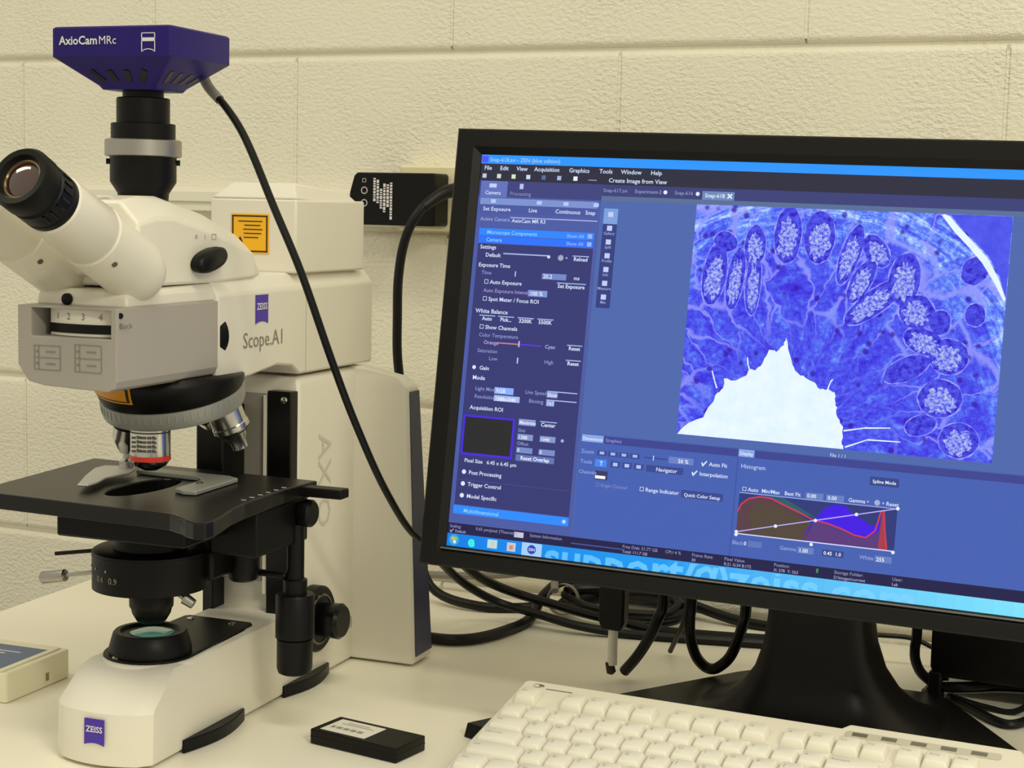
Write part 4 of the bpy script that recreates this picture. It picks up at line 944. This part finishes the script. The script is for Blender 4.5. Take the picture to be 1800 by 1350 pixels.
put_text(t, 'Bb', (0.0155, -0.0095, -0.0002), (1, 0, 0), (0, 1, 0), 0.0046, 'L', 0.03)
t.box(0.0235, 0.0470, -0.0125, -0.0116, -0.0004, -0.0002)
kpart(obj('maker_print', t, M_print, kb, smooth=0))

# ================================================================== small things on the bench
def oriented(corners, z0, z1):
    return [(x, y) for x, y in corners]
# black data logger with a paper label
dl = thing('black_gadget', 'small flat black box with a white printed label lying on the bench', 'box', (0.812, -0.547, 0), math.radians(-8.0))
g = G().prism(rrect(-0.0435, 0.0435, -0.0205, 0.0205, 0.0015, 3), 'z', 0.0005, 0.0125); bd = obj('body', g, M_black, dl, bevel=0.0006)
obj('side_groove', G().prism(rrect(-0.0438, 0.0438, -0.0208, 0.0208, 0.0016, 3), 'z', 0.0060, 0.0066), M_blk2, bd)
lb = obj('paper_label', G().box(-0.0370, 0.0080, -0.0155, 0.0150, 0.0125, 0.0127), M_paper, dl, smooth=0)
g = G()
for x in range(24):
    if x % 5 != 3: g.box(-0.0330+x*0.0014, -0.0330+x*0.0014+0.0008, -0.0075, -0.0025, 0.0127, 0.0128)
for k, (a, b_) in enumerate(((-0.030, 0.002), (-0.026, -0.004))): g.box(a, b_, 0.0050+k*0.0035, 0.0058+k*0.0035, 0.0127, 0.0128)
obj('label_print', g, M_print, lb, smooth=0)
# small black block half hidden under the keyboard
wdg = G().loft([[(-0.022, -0.026, 0), (0.020, -0.026, 0), (0.020, 0.020, 0), (-0.016, 0.020, 0)], [(-0.020, -0.024, 0.0125), (0.020, -0.024, 0.0125), (0.020, 0.018, 0.0125), (-0.014, 0.018, 0.0125)]])
w_ = obj('black_dongle', wdg, M_black, None, bevel=0.001); w_.location = (0.900, -0.470, 0.0); w_.rotation_euler = (0, 0, math.radians(-20))
tag(w_, 'small black block poking out under the left side of the keyboard', 'dongle')
# slide box on the left
sb = thing('slide_box', 'shallow ivory plastic box with a blue-grey lid label left of the microscope', 'box', (0.416, -0.550, 0), math.radians(3.2))
obj('tray', G().prism(rrect(-0.060, 0.060, -0.046, 0.046, 0.003, 3), 'z', 0.0004, 0.0270), M_box, sb, bevel=0.0012)
lid = obj('lid', G().prism(rrect(-0.0565, 0.0535, -0.0435, 0.0425, 0.002, 3), 'z', 0.0270, 0.0285), M_box, sb, bevel=0.0006)
lab = obj('lid_label', G().box(-0.0520, 0.0480, -0.0410, 0.0290, 0.0285, 0.0287), M_label, lid, smooth=0)
g = G()
for k in range(3): g.box(-0.044, 0.032-0.012*k, 0.010-0.007*k, 0.0118-0.007*k, 0.0287, 0.0288)
obj('label_print', g, M_whitep, lab, smooth=0)
obj('catch', G().box(0.0600, 0.0606, 0.010, 0.014, 0.006, 0.013), M_goldr, sb)

# ================================================================== wall raceway, outlet, power adapter
rw = thing('wall_raceway', 'white surface cable raceway running along the block wall behind the microscope', 'raceway', (0.20, 0, 0.445))
obj('channel', G().box(-0.75, 0.330, -0.020, 0.0, -0.0150, 0.0060), M_race, rw, bevel=0.001)
obj('cover', G().loft([[(-0.75, -0.0235, -0.004), (0.330, -0.0235, -0.004), (0.330, -0.0235, 0.009), (-0.75, -0.0235, 0.009)], [(-0.75, 0, -0.002), (0.330, 0, -0.002), (0.330, 0, 0.0145), (-0.75, 0, 0.0145)]]), M_race, rw, bevel=0.001)
ob = thing('outlet_box', 'ivory surface mounted power outlet box on the wall behind the monitor', 'outlet', (0.66, 0, 0.450))
obj('box', G().box(-0.100, 0.110, -0.028, 0.0, -0.036, 0.0375), M_ivory, ob, bevel=0.002)
fp = obj('face_plate', G().box(-0.096, 0.106, -0.0300, -0.028, -0.034, 0.0360), M_ivory, ob, bevel=0.001)
for x in (0.04, 0.08):
    obj('socket', G().prism(rrect(x-0.014, x+0.014, -0.020, 0.020, 0.008, 4), 'y', -0.0312, -0.030), M_race, fp)
pa = thing('power_adapter', 'black plug-in power adapter with white printed ratings on the wall outlet', 'adapter', (0.575, -0.0312, 0.450))
g = G().prism([(-0.058, -0.010), (-0.0575, 0.006), (-0.052, 0.0245), (-0.048, 0.0280), (0.0480, 0.0280), (0.0500, 0.0260), (0.0500, -0.0285), (0.0480, -0.0305), (-0.050, -0.0305), (-0.055, -0.026)], 'y', -0.034, 0.0)
pb = obj('body', g, M_black, pa, bevel=0.0025)
t = G()
for k, (z0, z1) in enumerate(((-0.024, 0.017), (-0.010, 0.015), (-0.016, 0.016), (-0.012, 0.010), (-0.006, 0.020), (-0.004, 0.022))):
    x = -0.0060 - k*0.0042
    z = z0
    while z < z1:
        l = rnd.uniform(0.0012, 0.0040); t.box(x, x+0.0029, -0.0344, -0.0340, z, min(z+l, z1)); z += l+0.0009
for zc in (0.008, -0.006):
    for i in range(12):
        a = 2*PI*i/12; cxx, czz = -0.0385+0.0036*math.cos(a), zc+0.0036*math.sin(a); t.box(cxx-0.0006, cxx+0.0006, -0.0344, -0.0340, czz-0.0006, czz+0.0006)
t.box(-0.0410, -0.0365, -0.0344, -0.0340, 0.0170, 0.0174); t.box(-0.0410, -0.0365, -0.0344, -0.0340, 0.0210, 0.0214); t.box(-0.0410, -0.0406, -0.0344, -0.0340, 0.0170, 0.0214); t.box(-0.0369, -0.0365, -0.0344, -0.0340, 0.0170, 0.0214)
obj('rating_print', t, M_whitep, pb, smooth=0)
def cable(name, label, path, r, m=M_cable, cat='cable', group=None, sub=6, seg=9):
    o = Vector(path[0]); g = G().tube([Vector(p)-o for p in path], r, seg, sub)
    c = obj(name, g, m); c.location = o; return tag(c, label, cat, group)
# plug of the cord hanging beside the adapter
pc = thing('outlet_cable', 'thick black cord arching from the wall outlet down behind the microscope', 'cable', (0.653, -0.034, 0.458))
g = G().tube([Vector(p)-Vector((0.653, -0.034, 0.458)) for p in [(0.658, -0.050, 0.462), (0.645, -0.068, 0.4585), (0.631, -0.088, 0.448), (0.618, -0.100, 0.428), (0.608, -0.105, 0.400), (0.602, -0.105, 0.362), (0.599, -0.100, 0.318), (0.597, -0.095, 0.280), (0.598, -0.088, 0.241), (0.603, -0.080, 0.163), (0.614, -0.075, 0.087), (0.635, -0.08, 0.020), (0.70, -0.09, 0.0062), (0.76, -0.06, 0.0062)]], 0.0053, 12, 6)
obj('cord', g, M_cable, pc)
obj('plug', G().lathe([(0.012, 0), (0.014, 0.004), (0.013, 0.016), (0.008, 0.024)], (0.008, 0.004, 0.004), (-0.2, -1, 0), 20), M_cable, pc)
g = G().tube([Vector(p)-Vector((0.653, -0.034, 0.458)) for p in [(0.652, -0.058, 0.461), (0.640, -0.076, 0.456), (0.626, -0.094, 0.441)]], lambda t: 0.0085-0.0028*t, 12, 5)
obj('strain_relief', g, M_cable, pc)

# ================================================================== cables behind the monitor
cable('network_cable', 'thick black cable curving across the bench beside the microscope rear', [(0.700, -0.235, 0.0062), (0.734, -0.233, 0.0062), (0.756, -0.213, 0.0062), (0.769, -0.170, 0.0062), (0.772, -0.117, 0.0062), (0.766, -0.065, 0.020), (0.776, -0.024, 0.030), (0.83, -0.015, 0.032), (0.90, -0.014, 0.022), (0.98, -0.016, 0.0062), (1.08, -0.02, 0.0062)], 0.0058)
cable('video_cable', 'left of two parallel black cables drooping from the monitor to the bench coil', [(0.712, -0.26, 0.130), (0.708, -0.22, 0.092), (0.708, -0.18, 0.063), (0.720, -0.15, 0.040), (0.745, -0.130, 0.023), (0.785, -0.131, 0.0172), (0.830, -0.130, 0.0100), (0.873, -0.121, 0.0056), (0.920, -0.112, 0.0050), (0.98, -0.098, 0.0050), (1.06, -0.08, 0.0050), (1.13, -0.07, 0.0050)], 0.0046)
cable('monitor_power_cable', 'right of two parallel black cables drooping from the monitor to the bench coil', [(0.738, -0.26, 0.130), (0.732, -0.22, 0.092), (0.736, -0.18, 0.064), (0.744, -0.14, 0.044), (0.762, -0.118, 0.032), (0.794, -0.116, 0.0265), (0.834, -0.115, 0.0200), (0.872, -0.105, 0.0130), (0.910, -0.096, 0.0070), (0.97, -0.082, 0.0054), (1.05, -0.062, 0.0054), (1.12, -0.05, 0.0054)], 0.0050)
cable('grey_cable', 'grey cable running along the wall and bending over the black coil', [(0.590, -0.020, 0.016), (0.630, -0.020, 0.019), (0.671, -0.025, 0.024), (0.713, -0.032, 0.032), (0.745, -0.040, 0.042), (0.768, -0.055, 0.048), (0.784, -0.078, 0.048), (0.792, -0.097, 0.041), (0.795, -0.103, 0.037)], 0.0042, M_cabg)
pth = []
for i in range(0, 64):
    a = 2*PI*i/18.0; k = i/64
    pth.append((0.856 + (0.066+0.005*math.sin(i*0.9))*math.cos(a), -0.057 + (0.030+0.003*math.cos(i*1.3))*math.sin(a), 0.0060 + 0.016*k + 0.010*(math.sin(a)+1)/2 + 0.0015*math.sin(i*0.7)))
cable('coiled_cable', 'several loose turns of black cable coiled on the bench behind the monitor', pth, 0.0048, sub=4)
# strap on the coil
st_ = obj('cable_strap', G().lathe([(0.0165, -0.006), (0.0172, -0.006), (0.0172, 0.006), (0.0165, 0.006), (0.0165, -0.006)], (0.790, -0.066, 0.0195), (0.15, -1.0, 0.15), 24, False, False), M_cabg)
tag(st_, 'grey band strapped round the left of the black cable coil', 'cable tie')
# hanging plug with a white sleeve
vp = thing('hanging_plug', 'black cable connector with pale sleeve hanging under the monitor left of its stand', 'connector', (0.926, -0.280, 0.0))
obj('shell', G().loft([[(-0.0095, -0.007, 0.052), (0.0095, -0.007, 0.052), (0.0095, 0.007, 0.052), (-0.0095, 0.007, 0.052)], [(-0.0125, -0.008, 0.060), (0.0125, -0.008, 0.060), (0.0125, 0.008, 0.060), (-0.0125, 0.008, 0.060)], [(-0.0125, -0.008, 0.140), (0.0125, -0.008, 0.140), (0.0125, 0.008, 0.140), (-0.0125, 0.008, 0.140)]]), M_black, vp, bevel=0.002)
obj('sleeve', G().lathe([(0.0046, 0.018), (0.0046, 0.053)], (0, 0, 0), seg=16), M_clear, vp)
obj('tip', G().lathe([(0.0015, -0.004), (0.0045, -0.002), (0.0040, 0.008)], (-0.001, 0, 0.0125), (-0.25, 0, 1), 14), M_dark, vp)
GR = 'black cables hanging under the monitor'
cable('signal_cable', 'thick black cable slanting down beside the hanging connector', [(0.978, -0.30, 0.150), (0.974, -0.28, 0.085), (0.970, -0.28, 0.069), (0.960, -0.275, 0.047), (0.947, -0.27, 0.026), (0.932, -0.262, 0.008)], 0.0052, group=GR)
cable('thin_lead', 'short thin dark lead dangling over the bench between two thicker cables', [(0.975, -0.21, 0.130), (0.972, -0.20, 0.060), (0.967, -0.195, 0.042), (0.959, -0.185, 0.028), (0.944, -0.160, 0.0045)], 0.0026, group=GR)
cable('looped_cable', 'black cable hanging in a narrow loop just left of the monitor stand', [(0.997, -0.27, 0.150), (0.995, -0.26, 0.084), (0.994, -0.26, 0.067), (0.995, -0.26, 0.049), (0.999, -0.255, 0.031), (1.006, -0.250, 0.0205), (1.014, -0.250, 0.0182), (1.021, -0.250, 0.0215), (1.030, -0.250, 0.031), (1.038, -0.255, 0.047), (1.045, -0.26, 0.068), (1.047, -0.26, 0.084), (1.050, -0.27, 0.150)], 0.0052, group=GR)
GQ = 'black cables right of the monitor stand'
cable('fine_cable', 'thin black wire sagging from behind the neck of the monitor stand to the right', [(1.105, -0.10, 0.029), (1.147, -0.095, 0.031), (1.169, -0.09, 0.030), (1.188, -0.09, 0.024), (1.210, -0.095, 0.014), (1.230, -0.098, 0.0045), (1.27, -0.10, 0.0030), (1.34, -0.098, 0.0030), (1.42, -0.09, 0.0030)], 0.0024, group=GQ)
cable('bent_cable', 'thick black cable hooking down between the stand neck and the dark unit', [(1.196, -0.23, 0.140), (1.192, -0.20, 0.065), (1.190, -0.195, 0.049), (1.190, -0.188, 0.034), (1.196, -0.178, 0.019), (1.212, -0.165, 0.0070), (1.235, -0.150, 0.0055), (1.262, -0.132, 0.0055), (1.30, -0.122, 0.0055), (1.36, -0.11, 0.0055)], 0.0048, group=GQ)
cable('ring_cable', 'small black wire loop at the right rear edge of the stand base', [(1.214, -0.176, 0.0035), (1.204, -0.184, 0.0035), (1.198, -0.178, 0.0035), (1.199, -0.166, 0.0035), (1.206, -0.160, 0.0120), (1.216, -0.160, 0.0150)], 0.0032, group=GQ)
cable('rising_cable', 'black cable running back from the leg of the dark unit', [(1.217, -0.186, 0.0135), (1.232, -0.184, 0.0150), (1.252, -0.172, 0.0160), (1.272, -0.140, 0.0160), (1.289, -0.115, 0.0150), (1.32, -0.08, 0.0080), (1.36, -0.05, 0.0045)], 0.0042, group=GQ)
cable('level_cable', 'black cable lying nearly level on the bench right of the stand base', [(1.222, -0.178, 0.0030), (1.238, -0.190, 0.0030), (1.258, -0.200, 0.0030), (1.280, -0.203, 0.0030), (1.300, -0.196, 0.0135), (1.325, -0.175, 0.0135), (1.37, -0.15, 0.0030)], 0.0028, group=GQ)
cable('corner_cable', 'black cable leaving the right front corner of the stand base', [(1.222, -0.189, 0.0045), (1.245, -0.213, 0.0045), (1.268, -0.240, 0.0045), (1.284, -0.246, 0.0045), (1.297, -0.223, 0.0045), (1.311, -0.175, 0.0045), (1.345, -0.12, 0.0140), (1.38, -0.10, 0.0140)], 0.0042, group=GQ)
# dark unit on legs at the right
du = thing('dark_unit', 'dark box-shaped unit on a thin leg behind the right side of the monitor', 'equipment', (1.288, -0.166, 0))
obj('housing', G().loft([[(-0.080, -0.030, 0.024), (0.170, -0.030, 0.024), (0.170, 0.090, 0.024), (-0.080, 0.090, 0.024)], [(-0.083, -0.034, 0.034), (0.172, -0.034, 0.034), (0.172, 0.092, 0.034), (-0.083, 0.092, 0.034)], [(-0.083, -0.034, 0.108), (0.172, -0.034, 0.108), (0.172, 0.092, 0.108), (-0.083, 0.092, 0.108)]]), M_black, du, bevel=0.002)
for x, y in ((-0.078, -0.033), (0.160, -0.033), (-0.078, 0.080), (0.160, 0.080)):
    obj('leg', G().box(x-0.0055, x+0.0055, y-0.005, y+0.005, 0.0, 0.030), M_black, du, bevel=0.001)
